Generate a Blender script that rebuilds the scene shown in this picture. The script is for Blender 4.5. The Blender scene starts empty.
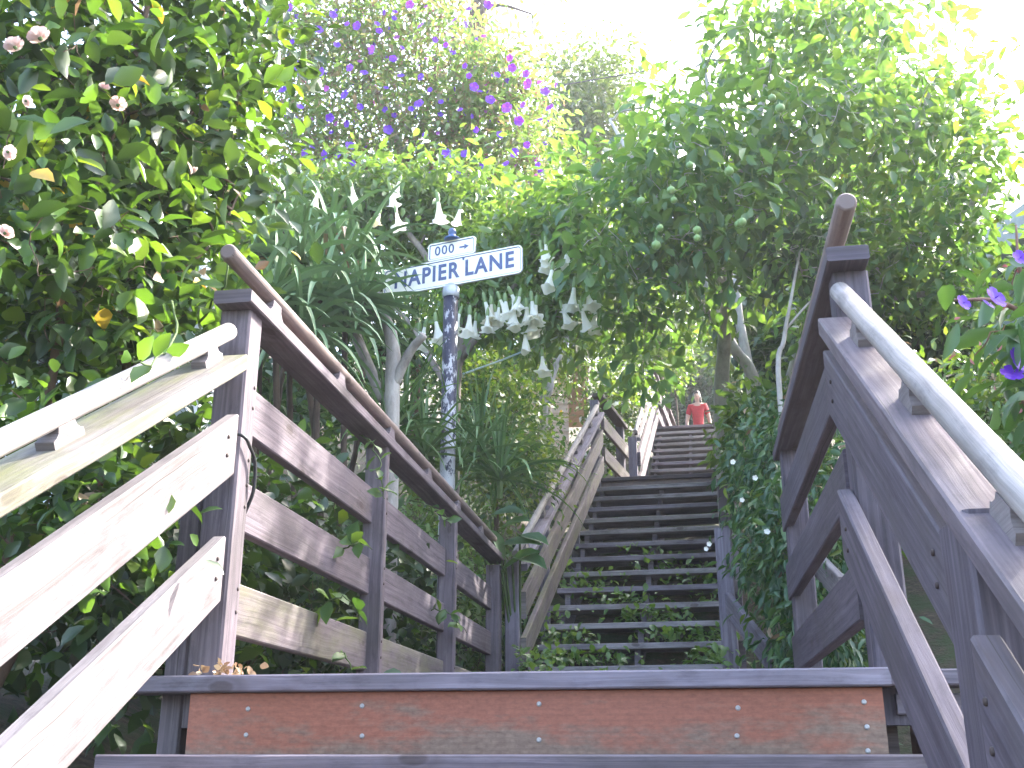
import bpy, math, random
import numpy as np
from mathutils import Vector, Matrix

random.seed(7)
RNG = np.random.default_rng(7)
sc = bpy.context.scene
COL = sc.collection
R = math.radians

# ------------------------------------------------------------------ camera
FPX = 1070.0
PITCH, YAW = R(19.14), R(9.1)
CAM = np.array([0.1725, 0.0, -0.184])
_r = np.array([math.cos(YAW), math.sin(YAW), 0.0])
_h = np.array([-math.sin(YAW), math.cos(YAW), 0.0])
_z = np.array([0.0, 0.0, 1.0])
_f = _h * math.cos(PITCH) + _z * math.sin(PITCH)
_u = -_h * math.sin(PITCH) + _z * math.cos(PITCH)


def at(u, v, val, ax=1):
    """surveyed point: sight line through (u, v), at a known depth (ax=1) or offset (ax=0)"""
    d = _f + _r * (u - 512) / FPX + _u * (384 - v) / FPX
    return CAM + d * ((val - CAM[ax]) / d[ax])


cam_data = bpy.data.cameras.new('camera')
cam = bpy.data.objects.new('camera', cam_data)
COL.objects.link(cam)
cam_data.sensor_width = 36
cam_data.lens = FPX / 1024 * 36
cam_data.clip_start = 0.02
cam_data.clip_end = 2000
cam.location = CAM
cam.rotation_euler = (R(90) + PITCH, 0, YAW)
sc.camera = cam

# ------------------------------------------------------------------ light
SUN_AZ, SUN_EL = 42, 42          # azimuth clockwise from +Y
w = bpy.data.worlds.new('World')
sc.world = w
w.use_nodes = True
nt = w.node_tree
bg = nt.nodes['Background']
sky = nt.nodes.new('ShaderNodeTexSky')
sky.sky_type = 'NISHITA'
sky.sun_disc = False
sky.sun_elevation = R(SUN_EL)
sky.sun_rotation = R(SUN_AZ)
sky.air_density = 1.0
sky.dust_density = 4.0
sky.ozone_density = 1.0
hs = nt.nodes.new('ShaderNodeHueSaturation')
hs.inputs['Saturation'].default_value = 1.0
nt.links.new(sky.outputs[0], hs.inputs['Color'])
nt.links.new(hs.outputs[0], bg.inputs[0])
bg.inputs[1].default_value = 0.15
sd = bpy.data.lights.new('sun', 'SUN')
sd.energy = 2.0
sd.angle = R(0.53)
sd.color = (1.0, 0.96, 0.90)
sun = bpy.data.objects.new('sun', sd)
COL.objects.link(sun)
sdir = Vector((math.sin(R(SUN_AZ)) * math.cos(R(SUN_EL)), math.cos(R(SUN_AZ)) * math.cos(R(SUN_EL)), math.sin(R(SUN_EL))))
sun.rotation_euler = sdir.to_track_quat('Z', 'Y').to_euler()
sc.view_settings.view_transform = 'Standard'
sc.view_settings.look = 'None'
sc.view_settings.exposure = 3.4
sc.view_settings.gamma = 1
sc.render.engine = 'CYCLES'
sc.cycles.max_bounces = 6
sc.cycles.diffuse_bounces = 4
sc.cycles.transmission_bounces = 4
sc.cycles.glossy_bounces = 2
sc.cycles.caustics_reflective = False
sc.cycles.caustics_refractive = False

# ------------------------------------------------------------------ materials


def newmat(name):
    m = bpy.data.materials.new(name)
    m.use_nodes = True
    return m, m.node_tree, m.node_tree.nodes['Principled BSDF']


def N(t, kind, **kw):
    n = t.nodes.new(kind)
    for k, v in kw.items():
        setattr(n, k, v)
    return n


def ramp(t, fac, stops):
    n = t.nodes.new('ShaderNodeValToRGB')
    e = n.color_ramp.elements
    e[0].position, e[0].color = stops[0][0], (*stops[0][1], 1)
    e[1].position, e[1].color = stops[-1][0], (*stops[-1][1], 1)
    for p, c in stops[1:-1]:
        x = e.new(p)
        x.color = (*c, 1)
    t.links.new(fac, n.inputs[0])
    return n.outputs[0]


def mixc(t, fac, a, b, mode='MIX'):
    n = t.nodes.new('ShaderNodeMix')
    n.data_type = 'RGBA'
    n.blend_type = mode
    for s, v in ((n.inputs[0], fac), (n.inputs[6], a), (n.inputs[7], b)):
        if hasattr(v, 'links'):
            t.links.new(v, s)
        elif isinstance(v, (int, float)):
            s.default_value = v
        else:
            s.default_value = (*v, 1)
    return n.outputs[2]


def noise(t, vec, scale, detail=4, rough=0.55):
    n = t.nodes.new('ShaderNodeTexNoise')
    n.inputs['Scale'].default_value = scale
    n.inputs['Detail'].default_value = detail
    n.inputs['Roughness'].default_value = rough
    t.links.new(vec, n.inputs['Vector'])
    return n.outputs[0]


def mapping(t, vec, scale, loc=(0, 0, 0)):
    n = t.nodes.new('ShaderNodeMapping')
    n.inputs['Scale'].default_value = scale
    n.inputs['Location'].default_value = loc
    t.links.new(vec, n.inputs['Vector'])
    return n.outputs[0]


def bump(t, bsdf, h, strength, dist=0.01):
    n = t.nodes.new('ShaderNodeBump')
    n.inputs['Strength'].default_value = strength
    n.inputs['Distance'].default_value = dist
    t.links.new(h, n.inputs['Height'])
    t.links.new(n.outputs[0], bsdf.inputs['Normal'])


def wood(name, dark, mid, light, stain=(0.07, 0.06, 0.06), moss=0.0, stain_amt=0.5):
    """weathered timber; UV.x runs along the grain in metres"""
    m, t, b = newmat(name)
    uv = N(t, 'ShaderNodeUVMap').outputs[0]
    warp = N(t, 'ShaderNodeTexNoise')
    warp.inputs['Scale'].default_value = 3.0
    t.links.new(mapping(t, uv, (0.8, 2.0, 1)), warp.inputs['Vector'])
    wv = N(t, 'ShaderNodeVectorMath', operation='MULTIPLY_ADD')
    t.links.new(warp.outputs[1], wv.inputs[0])
    wv.inputs[1].default_value = (0.0, 0.035, 0.0)
    t.links.new(uv, wv.inputs[2])
    g1 = noise(t, mapping(t, wv.outputs[0], (1.6, 75, 1)), 1.0, 6, 0.62)
    g2 = noise(t, mapping(t, wv.outputs[0], (0.9, 14, 1)), 1.0, 4, 0.6)
    big = noise(t, mapping(t, uv, (2.2, 5, 1)), 1.0, 5, 0.6)
    c = ramp(t, g2, [(0.28, dark), (0.5, mid), (0.72, light)])
    c = mixc(t, 0.6, c, ramp(t, g1, [(0.36, dark), (0.52, mid), (0.68, light)]))
    st = ramp(t, big, [(0.45, (0, 0, 0)), (0.68, (1, 1, 1))])
    ms = N(t, 'ShaderNodeMath', operation='MULTIPLY')
    t.links.new(st, ms.inputs[0])
    ms.inputs[1].default_value = stain_amt
    c = mixc(t, ms.outputs[0], c, stain)
    # knots: sparse dark ovals with a ring
    vo = N(t, 'ShaderNodeTexVoronoi', feature='F1')
    vo.inputs['Scale'].default_value = 1.0
    vo.inputs['Randomness'].default_value = 1.0
    t.links.new(mapping(t, wv.outputs[0], (3.4, 7.0, 1)), vo.inputs['Vector'])
    k = ramp(t, vo.outputs['Distance'], [(0.0, (1, 1, 1)), (0.095, (0.9, 0.9, 0.9)), (0.125, (0.25, 0.25, 0.25)), (0.17, (0.45, 0.45, 0.45)), (0.26, (0, 0, 0))])
    kk = N(t, 'ShaderNodeMath', operation='MULTIPLY')
    t.links.new(k, kk.inputs[0])
    kk.inputs[1].default_value = 0.75
    c = mixc(t, kk.outputs[0], c, (stain[0] * 0.75, stain[1] * 0.6, stain[2] * 0.55))
    if moss:
        mo = noise(t, mapping(t, uv, (3, 9, 1), (5, 3, 0)), 1.0, 5, 0.65)
        mm = N(t, 'ShaderNodeMath', operation='MULTIPLY')
        t.links.new(ramp(t, mo, [(0.42, (0, 0, 0)), (0.66, (1, 1, 1))]), mm.inputs[0])
        mm.inputs[1].default_value = moss
        c = mixc(t, mm.outputs[0], c, (0.16, 0.165, 0.07))
    # blotchy weathering
    mot = noise(t, mapping(t, uv, (9, 26, 1), (1, 7, 0)), 1.0, 6, 0.7)
    c = mixc(t, 1.0, c, ramp(t, mot, [(0.3, (0.66, 0.65, 0.66)), (0.5, (1, 1, 1)), (0.72, (1.0, 0.98, 0.96))]), 'MULTIPLY')
    # hairline checks along the grain
    ck = noise(t, mapping(t, wv.outputs[0], (0.7, 120, 1), (3, 1, 0)), 1.0, 2, 0.5)
    ckr = ramp(t, ck, [(0.27, (1, 1, 1)), (0.325, (0, 0, 0))])
    c = mixc(t, ckr, c, (0.05, 0.042, 0.04))
    t.links.new(c, b.inputs['Base Color'])
    b.inputs['Roughness'].default_value = 0.72
    b.inputs['Specular IOR Level'].default_value = 0.3
    bump(t, b, g1, 0.55, 0.004)
    return m


def leafmat(name, cols, trans=0.42, tcol=None, rough=0.38, spec=0.55):
    m, t, b = newmat(name)
    geo = N(t, 'ShaderNodeNewGeometry')
    n = len(cols)
    c = ramp(t, geo.outputs['Random Per Island'], [(i / max(1, n - 1), x) for i, x in enumerate(cols)])
    t.links.new(c, b.inputs['Base Color'])
    b.inputs['Roughness'].default_value = rough
    b.inputs['Specular IOR Level'].default_value = spec
    tr = N(t, 'ShaderNodeBsdfTranslucent')
    if tcol is None:
        tcol = (1.9, 1.75, 0.55)
    tc = mixc(t, 1.0, c, tcol, 'MULTIPLY')
    t.links.new(tc, tr.inputs[0])
    mx = N(t, 'ShaderNodeMixShader')
    mx.inputs[0].default_value = trans
    t.links.new(b.outputs[0], mx.inputs[1])
    t.links.new(tr.outputs[0], mx.inputs[2])
    t.links.new(mx.outputs[0], t.nodes['Material Output'].inputs[0])
    return m


def simple(name, col, rough=0.6, var=0.25, scale=8, spec=0.4, metallic=0.0, bstr=0.0):
    m, t, b = newmat(name)
    tc = N(t, 'ShaderNodeTexCoord')
    n = noise(t, tc.outputs['Object'], scale, 6, 0.65)
    lo = tuple(x * (1 - var) for x in col)
    hi = tuple(min(1, x * (1 + var)) for x in col)
    t.links.new(ramp(t, n, [(0.3, lo), (0.7, hi)]), b.inputs['Base Color'])
    b.inputs['Roughness'].default_value = rough
    b.inputs['Specular IOR Level'].default_value = spec
    b.inputs['Metallic'].default_value = metallic
    if bstr:
        bump(t, b, n, bstr)
    return m


def barkmat(name, a, c, scale=14):
    m, t, b = newmat(name)
    tc = N(t, 'ShaderNodeTexCoord')
    n = noise(t, mapping(t, tc.outputs['Object'], (1, 1, 0.3)), scale, 6, 0.7)
    t.links.new(ramp(t, n, [(0.3, a), (0.7, c)]), b.inputs['Base Color'])
    b.inputs['Roughness'].default_value = 0.85
    b.inputs['Specular IOR Level'].default_value = 0.2
    bump(t, b, n, 0.6, 0.01)
    return m


M = {}
M['wood_pale'] = wood('sunlit_pale_timber', (0.1204, 0.1027, 0.1008), (0.2107, 0.1844, 0.1845), (0.2752, 0.2479, 0.2475), stain_amt=0.5)  # lighter copy of the weathered timber; sunlight is put into the colour
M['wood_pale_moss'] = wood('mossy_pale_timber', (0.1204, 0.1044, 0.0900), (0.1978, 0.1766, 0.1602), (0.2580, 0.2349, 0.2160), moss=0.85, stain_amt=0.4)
M['wood'] = wood('weathered_timber', (0.0706, 0.0565, 0.0679), (0.1429, 0.1154, 0.1307), (0.2244, 0.1872, 0.2047), stain_amt=0.8)
M['wood_moss'] = wood('mossy_timber', (0.0908, 0.0741, 0.0778), (0.1702, 0.1400, 0.1457), (0.2497, 0.2118, 0.2170), moss=0.5, stain_amt=0.8)
M['wood_shade'] = wood('shaded_grey_timber', (0.0457, 0.0380, 0.0488), (0.0931, 0.0783, 0.0976), (0.1579, 0.1356, 0.1612), stain_amt=0.7)  # weathered timber darkened for the right railings; their shade is in the colour
M['wood_tread'] = wood('worn_tread_timber', (0.15, 0.132, 0.135), (0.27, 0.245, 0.25), (0.39, 0.36, 0.365), stain_amt=0.7)
M['wood_dark'] = wood('dark_timber', (0.0595, 0.0425, 0.0425), (0.1020, 0.0782, 0.0765), (0.1615, 0.1275, 0.1275))
M['wood_grey'] = wood('grey_timber', (0.1162, 0.0997, 0.1218), (0.1965, 0.1718, 0.2060), (0.2859, 0.2559, 0.2997))
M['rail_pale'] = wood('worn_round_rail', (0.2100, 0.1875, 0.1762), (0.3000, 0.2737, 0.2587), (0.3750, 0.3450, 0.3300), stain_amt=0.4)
M['rail_brown'] = wood('brown_round_rail', (0.1280, 0.0920, 0.0800), (0.2080, 0.1560, 0.1400), (0.2880, 0.2280, 0.2080), stain_amt=0.4)
M['steel'] = simple('screw_steel', (0.33, 0.32, 0.31), 0.55, 0.3, 140, 0.5, 0.7)


def riser_mat():
    m, t, b = newmat('worn_red_paint')
    uv = N(t, 'ShaderNodeUVMap').outputs[0]
    big = noise(t, mapping(t, uv, (2.2, 7, 1)), 1.0, 6, 0.7)
    fine = noise(t, mapping(t, uv, (40, 90, 1)), 1.0, 4, 0.7)
    sx = N(t, 'ShaderNodeSeparateXYZ')
    t.links.new(uv, sx.inputs[0])
    br = N(t, 'ShaderNodeTexBrick')
    br.offset = 0.5
    for k, v in (('Scale', 1.0), ('Mortar Size', 0.0032), ('Mortar Smooth', 0.3), ('Brick Width', 0.022), ('Row Height', 0.0125)):
        br.inputs[k].default_value = v
    br.inputs['Color1'].default_value = (1, 1, 1, 1)
    br.inputs['Color2'].default_value = (0.75, 0.75, 0.75, 1)
    br.inputs['Mortar'].default_value = (0.45, 0.45, 0.45, 1)
    t.links.new(uv, br.inputs['Vector'])
    red = ramp(t, fine, [(0.3, (0.20, 0.066, 0.036)), (0.7, (0.31, 0.108, 0.062))])
    red = mixc(t, 0.14, red, br.outputs[0], 'MULTIPLY')
    worn = ramp(t, fine, [(0.3, (0.095, 0.08, 0.058)), (0.7, (0.22, 0.19, 0.14))])
    worn = mixc(t, 0.28, worn, br.outputs[0], 'MULTIPLY')
    add = N(t, 'ShaderNodeMath', operation='MULTIPLY_ADD')       # more worn towards the foot of the board
    t.links.new(sx.outputs[1], add.inputs[0])
    add.inputs[1].default_value = -1.6
    t.links.new(big, add.inputs[2])
    f = ramp(t, add.outputs[0], [(0.36, (0, 0, 0)), (0.48, (0.7, 0.7, 0.7))])
    c = mixc(t, f, red, worn)
    t.links.new(c, b.inputs['Base Color'])
    b.inputs['Roughness'].default_value = 0.65
    bump(t, b, br.outputs[0], 0.12, 0.002)
    return m


M['riser'] = riser_mat()


def soil_mat():
    m, t, b = newmat('soil_and_litter')
    tc = N(t, 'ShaderNodeTexCoord')
    n = noise(t, tc.outputs['Object'], 3, 8, 0.7)
    n2 = noise(t, tc.outputs['Object'], 25, 5, 0.7)
    c = ramp(t, n2, [(0.3, (0.035, 0.026, 0.018)), (0.55, (0.085, 0.062, 0.042)), (0.75, (0.15, 0.115, 0.075))])
    g = ramp(t, n, [(0.45, (0, 0, 0)), (0.6, (1, 1, 1))])
    c = mixc(t, g, c, (0.045, 0.062, 0.022))
    t.links.new(c, b.inputs['Base Color'])
    b.inputs['Roughness'].default_value = 0.95
    bump(t, b, n2, 0.8, 0.03)
    return m


M['soil'] = soil_mat()

M['leaf_bush'] = leafmat('rose_leaf', [(0.03, 0.075, 0.02), (0.055, 0.12, 0.025), (0.085, 0.165, 0.03), (0.045, 0.10, 0.03), (0.13, 0.20, 0.035)], 0.45)
M['leaf_dark'] = leafmat('dark_leaf', [(0.02, 0.045, 0.016), (0.032, 0.07, 0.02), (0.045, 0.09, 0.03)], 0.3)
M['leaf_fruit'] = leafmat('fruit_tree_leaf', [(0.055, 0.13, 0.05), (0.085, 0.175, 0.065), (0.115, 0.205, 0.06), (0.065, 0.155, 0.08), (0.14, 0.23, 0.06)], 0.5)
M['leaf_tib'] = leafmat('princess_flower_leaf', [(0.08, 0.15, 0.05), (0.12, 0.20, 0.065), (0.15, 0.23, 0.075), (0.10, 0.17, 0.06), (0.20, 0.15, 0.12), (0.10, 0.17, 0.06)], 0.55, (1.6, 1.6, 0.8))
M['leaf_brug'] = leafmat('angel_trumpet_leaf', [(0.07, 0.14, 0.04), (0.10, 0.19, 0.06), (0.13, 0.22, 0.075), (0.09, 0.165, 0.06)], 0.42)
M['leaf_hedge'] = leafmat('hedge_leaf', [(0.045, 0.10, 0.03), (0.07, 0.14, 0.04), (0.10, 0.17, 0.045), (0.14, 0.19, 0.05)], 0.4)
M['leaf_vine'] = leafmat('jasmine_leaf', [(0.02, 0.06, 0.025), (0.032, 0.085, 0.035), (0.05, 0.115, 0.045), (0.075, 0.145, 0.045)], 0.3)
M['leaf_back'] = leafmat('hill_tree_leaf', [(0.06, 0.105, 0.04), (0.085, 0.14, 0.055), (0.12, 0.17, 0.065)], 0.4)
M['leaf_yellow'] = leafmat('yellow_leaf', [(0.45, 0.27, 0.04), (0.5, 0.36, 0.06)], 0.4, (1, 1, 0.6))
M['leaf_aloe'] = leafmat('aloe_leaf', [(0.13, 0.22, 0.10), (0.16, 0.26, 0.12), (0.165, 0.26, 0.125), (0.115, 0.19, 0.105)], 0.18, None, 0.5, 0.35)
M['leaf_strap'] = leafmat('strap_leaf', [(0.075, 0.16, 0.055), (0.115, 0.21, 0.075), (0.15, 0.25, 0.09)], 0.35)
M['leaf_broad'] = leafmat('broad_leaf', [(0.035, 0.095, 0.035), (0.06, 0.13, 0.05)], 0.35)
M['dry'] = leafmat('dry_leaf', [(0.22, 0.12, 0.06), (0.30, 0.20, 0.11), (0.36, 0.27, 0.17)], 0.2, (1, 1, 1))
M['purple'] = leafmat('purple_petal', [(0.09, 0.012, 0.40), (0.12, 0.02, 0.50), (0.18, 0.035, 0.46)], 0.4, (1.1, 1, 1.2))
M['magenta'] = leafmat('magenta_petal', [(0.34, 0.04, 0.36), (0.42, 0.08, 0.40), (0.30, 0.04, 0.42)], 0.4, (1.1, 1, 1.1))
M['pinkbud'] = leafmat('pink_bud', [(0.42, 0.12, 0.16), (0.5, 0.2, 0.22)], 0.3, (1, 1, 1))
M['rose'] = leafmat('pink_petal', [(0.72, 0.46, 0.43), (0.78, 0.56, 0.52), (0.78, 0.64, 0.58)], 0.4, (1, 1, 1))
M['white_petal'] = leafmat('white_petal', [(0.72, 0.72, 0.66), (0.8, 0.8, 0.74)], 0.35, (1, 1, 0.95))
M['trumpet'] = leafmat('cream_petal', [(0.82, 0.82, 0.74), (0.88, 0.875, 0.80)], 0.5, (1, 1, 0.93), 0.6, 0.2)
M['trumpet_old'] = leafmat('aged_petal', [(0.66, 0.60, 0.45), (0.72, 0.67, 0.52)], 0.35, (1, 1, 0.9))
M['calyx'] = leafmat('calyx_green', [(0.16, 0.25, 0.09), (0.2, 0.29, 0.11)], 0.3)
M['bark'] = barkmat('grey_bark', (0.13, 0.105, 0.09), (0.34, 0.29, 0.25))
M['bark_pale'] = barkmat('pale_bark', (0.19, 0.165, 0.145), (0.46, 0.42, 0.38))
M['bark_fruit'] = barkmat('ash_grey_bark', (0.26, 0.24, 0.23), (0.52, 0.49, 0.47))
M['bark_dark'] = barkmat('dark_bark', (0.035, 0.025, 0.02), (0.11, 0.08, 0.06))
M['twig'] = barkmat('twig_bark', (0.06, 0.04, 0.03), (0.16, 0.11, 0.08))
M['twig_red'] = barkmat('reddish_twig', (0.12, 0.06, 0.045), (0.26, 0.16, 0.12))
M['stem'] = barkmat('green_stem', (0.05, 0.08, 0.03), (0.10, 0.14, 0.05))
M['fruit'] = simple('green_fruit', (0.15, 0.25, 0.07), 0.4, 0.15, 10, 0.5)

# ------------------------------------------------------------------ mesh helpers


class MB:
    def __init__(s):
        s.v, s.f, s.uv, s.mi, s.n = [], [], [], [], 0

    def add(s, verts, faces, uvs=None, mi=0):
        o = len(s.v)
        s.v += [tuple(map(float, p)) for p in verts]
        for k, f in enumerate(faces):
            s.f.append(tuple(o + i for i in f))
            s.uv.append(uvs[k] if uvs else [(0, 0)] * len(f))
            s.mi.append(mi)

    def board(s, p0, p1, w, h, up=(0, 0, 1), ch=0.004, mi=0, square_ends=None):
        """plank p0->p1 (centre line), w wide (sideways), h high (along up)"""
        p0, p1 = Vector(p0), Vector(p1)
        d = (p1 - p0)
        L = d.length
        d.normalize()
        up = Vector(up)
        side = d.cross(up).normalized()
        u2 = side.cross(d).normalized()
        a, b = w / 2, h / 2
        prof = [(-a + ch, -b), (a - ch, -b), (a, -b + ch), (a, b - ch), (a - ch, b), (-a + ch, b), (-a, b - ch), (-a, -b + ch)]
        ou, ov = random.uniform(0, 40), random.uniform(0, 40)
        vs, fs, uvs = [], [], []
        for e, P in enumerate((p0, p1)):
            for (x, y) in prof:
                q = P + side * x + u2 * y
                if square_ends:      # cut the ends plumb (vertical planes across the horizontal run)
                    hd = Vector((d.x, d.y, 0)).normalized()
                    k = (q - P).dot(hd) / max(1e-6, d.dot(hd))
                    q = q - d * k
                vs.append(q)
        per = [0]
        for i in range(8):
            x0, y0 = prof[i]
            x1, y1 = prof[(i + 1) % 8]
            per.append(per[-1] + math.hypot(x1 - x0, y1 - y0))
        for i in range(8):
            j = (i + 1) % 8
            fs.append((i, j, 8 + j, 8 + i))
            uvs.append([(ou, ov + per[i]), (ou, ov + per[i + 1]), (ou + L, ov + per[i + 1]), (ou + L, ov + per[i])])
        fs.append(tuple(range(7, -1, -1)))
        uvs.append([(ou + prof[i][0] * 0.2, ov + 3 + prof[i][1]) for i in range(7, -1, -1)])
        fs.append(tuple(range(8, 16)))
        uvs.append([(ou + prof[i][0] * 0.2, ov + 5 + prof[i][1]) for i in range(8)])
        s.add(vs, fs, uvs, mi)
        return s

    def box(s, c, size, mi=0):
        c = Vector(c)
        x, y, z = size
        return s.board(c - Vector((x / 2, 0, 0)), c + Vector((x / 2, 0, 0)), y, z, ch=min(0.003, x / 4, y / 4, z / 4), mi=mi)

    def tube(s, pts, rad, n=8, mi=0, cap=True):
        pts = [Vector(p) for p in pts]
        if not hasattr(rad, '__len__'):
            rad = [rad] * len(pts)
        ou, ov = random.uniform(0, 40), random.uniform(0, 40)
        vs, fs, uvs = [], [], []
        ref = None
        run = 0
        runs = []
        for i, p in enumerate(pts):
            t = (pts[min(i + 1, len(pts) - 1)] - pts[max(i - 1, 0)])
            if t.length < 1e-9:
                t = Vector((0, 0, 1))
            t.normalize()
            if ref is None:
                ref = t.orthogonal().normalized()
            ref = (ref - t * ref.dot(t))
            if ref.length < 1e-6:
                ref = t.orthogonal()
            ref.normalize()
            bi = t.cross(ref)
            if i:
                run += (p - pts[i - 1]).length
            runs.append(run)
            for k in range(n):
                a = 2 * math.pi * k / n
                vs.append(p + (ref * math.cos(a) + bi * math.sin(a)) * rad[i])
        for i in range(len(pts) - 1):
            for k in range(n):
                k2 = (k + 1) % n
                fs.append((i * n + k, i * n + k2, (i + 1) * n + k2, (i + 1) * n + k))
                c0, c1 = 2 * math.pi * rad[i] * k / n, 2 * math.pi * rad[i] * (k + 1) / n
                uvs.append([(ou + runs[i], ov + c0), (ou + runs[i], ov + c1), (ou + runs[i + 1], ov + c1), (ou + runs[i + 1], ov + c0)])
        if cap:
            fs.append(tuple(range(n - 1, -1, -1)))
            uvs.append([(ou, ov)] * n)
            o = (len(pts) - 1) * n
            fs.append(tuple(o + k for k in range(n)))
            uvs.append([(ou, ov)] * n)
        s.add(vs, fs, uvs, mi)
        return s

    def prism(s, poly, axis_vec, mi=0):
        """extrude polygon (3-D points) along axis_vec"""
        a = Vector(axis_vec)
        n = len(poly)
        vs = [Vector(p) for p in poly] + [Vector(p) + a for p in poly]
        ou, ov = random.uniform(0, 40), random.uniform(0, 40)
        fs = [tuple(range(n - 1, -1, -1)), tuple(range(n, 2 * n))]

        def q(p):
            return (ou + p[1] + p[0], ov + p[2])
        uvs = [[q(vs[i]) for i in f] for f in fs]
        for i in range(n):
            j = (i + 1) % n
            f = (i, j, n + j, n + i)
            fs.append(f)
            uvs.append([q(vs[k]) for k in f])
        s.add(vs, fs, uvs, mi)
        return s

    def lathe(s, prof, c=(0, 0, 0), n=16, mi=0, lobes=0, amp=0.0):
        vs, fs = [], []
        for i, (r_, z_) in enumerate(prof):
            k_ = i / (len(prof) - 1)
            for k in range(n):
                a = 2 * math.pi * k / n
                rr = r_ * (1 + amp * k_ ** 3 * math.cos(lobes * a)) if lobes else r_
                vs.append((c[0] + rr * math.cos(a), c[1] + rr * math.sin(a), c[2] + z_))
        for i in range(len(prof) - 1):
            for k in range(n):
                k2 = (k + 1) % n
                fs.append((i * n + k, i * n + k2, (i + 1) * n + k2, (i + 1) * n + k))
        s.add(vs, fs, None, mi)
        return s

    def mesh(s, name, mats, smooth=False):
        me = bpy.data.meshes.new(name)
        me.from_pydata(s.v, [], s.f)
        ul = me.uv_layers.new(name='UVMap')
        flat = [c for f in s.uv for p in f for c in p]
        ul.data.foreach_set('uv', flat)
        if not isinstance(mats, (list, tuple)):
            mats = [mats]
        for m in mats:
            me.materials.append(m)
        me.polygons.foreach_set('material_index', s.mi)
        if smooth:
            me.polygons.foreach_set('use_smooth', [True] * len(me.polygons))
        me.update()
        return me

    def build(s, name, mats, parent=None, smooth=False, label=None):
        o = bpy.data.objects.new(name, s.mesh(name, mats, smooth))
        COL.objects.link(o)
        if parent is not None:
            o.parent = parent
            o.matrix_parent_inverse = parent.matrix_basis.inverted()
        if label:
            o['label'] = label
        return o


def empty(name, loc, label, cat, group=None):
    o = bpy.data.objects.new(name, None)
    COL.objects.link(o)
    o.empty_display_size = 0.1
    o.location = tuple(float(x) for x in loc)
    o['label'] = label
    o['category'] = cat
    if group:
        o['group'] = group
    return o


def tag(o, label=None, cat=None, group=None, kind=None):
    for k, v in (('label', label), ('category', cat), ('group', group), ('kind', kind)):
        if v:
            o[k] = v
    return o


def part_copy(src, parent, loc, rot=(0, 0, 0), scale=1.0):
    c = src.copy()
    COL.objects.link(c)
    c.parent = parent
    c.matrix_parent_inverse = parent.matrix_basis.inverted()
    c.location = tuple(float(x) for x in loc)
    c.rotation_euler = rot
    c.scale = (scale,) * 3
    return c


def npmesh(name, verts, fidx, fcount, mats, mi=None, smooth=False):
    """mesh straight from numpy arrays"""
    me = bpy.data.meshes.new(name)
    me.vertices.add(len(verts))
    me.vertices.foreach_set('co', np.ascontiguousarray(verts, dtype=np.float32).ravel())
    me.loops.add(len(fidx))
    me.loops.foreach_set('vertex_index', np.ascontiguousarray(fidx, dtype=np.int32))
    me.polygons.add(len(fcount))
    st = np.concatenate([[0], np.cumsum(fcount)[:-1]]).astype(np.int32)
    me.polygons.foreach_set('loop_start', st)
    me.polygons.foreach_set('loop_total', np.asarray(fcount, dtype=np.int32))
    if not isinstance(mats, (list, tuple)):
        mats = [mats]
    for m in mats:
        me.materials.append(m)
    if mi is not None:
        me.polygons.foreach_set('material_index', np.asarray(mi, dtype=np.int32))
    if smooth:
        me.polygons.foreach_set('use_smooth', np.ones(len(fcount), dtype=bool))
    me.update(calc_edges=True)
    me.validate()
    return me


def _tmpl(kind):
    if kind == 'oval':
        v = [(0, 0, 0), (.16, .26, .05), (.48, .5, .10), (.78, .32, .05), (1, 0, -.10), (.78, -.32, .05), (.48, -.5, .10), (.16, -.26, .05), (.25, 0, -.01), (.5, 0, 0), (.78, 0, -.03)]
        f = [(0, 8, 1), (0, 7, 8), (1, 8, 9, 2), (8, 7, 6, 9), (2, 9, 10, 3), (9, 6, 5, 10), (3, 10, 4), (10, 5, 4)]
    elif kind == 'lance':
        v = [(0, 0, 0), (.3, .42, .06), (.68, .36, .0), (1, 0, -.22), (.68, -.36, .0), (.3, -.42, .06), (.5, 0, -.02)]
        f = [(0, 6, 1), (0, 5, 6), (1, 6, 2), (6, 5, 4), (2, 6, 3), (6, 4, 3)]
    else:
        v = [(0, 0, 0), (.45, .5, .08), (1, 0, -.05), (.45, -.5, .08)]
        f = [(0, 2, 1), (0, 3, 2)]
    return np.array(v, float), f


def norm(a):
    return a / np.maximum(np.linalg.norm(a, axis=-1, keepdims=True), 1e-9)


def leaf_arrays(pts, dirs, nrm, L, W, kind):
    tv, tf = _tmpl(kind)
    x = norm(dirs)
    y = norm(np.cross(nrm, x))
    z = np.cross(x, y)
    L = np.asarray(L)[:, None, None]
    W = np.asarray(W)[:, None, None]
    V = pts[:, None, :] + x[:, None, :] * tv[None, :, 0:1] * L + y[:, None, :] * tv[None, :, 1:2] * W + z[:, None, :] * tv[None, :, 2:3] * L
    n, k = len(pts), len(tv)
    fi = np.concatenate([np.array(f) for f in tf])
    fc = np.array([len(f) for f in tf])
    F = (fi[None, :] + (np.arange(n) * k)[:, None]).ravel()
    return V.reshape(-1, 3), F, np.tile(fc, n)


def join_arrays(lst):
    vs, fs, fc, mi, o = [], [], [], [], 0
    for (v, f, c, m) in lst:
        vs.append(v)
        fs.append(f + o)
        fc.append(c)
        mi.append(np.full(len(c), m))
        o += len(v)
    return np.concatenate(vs), np.concatenate(fs), np.concatenate(fc), np.concatenate(mi)


def obj(name, me, parent=None, label=None):
    o = bpy.data.objects.new(name, me)
    COL.objects.link(o)
    if parent is not None:
        o.parent = parent
        o.matrix_parent_inverse = parent.matrix_basis.inverted()
    if label:
        o['label'] = label
    return o


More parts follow.
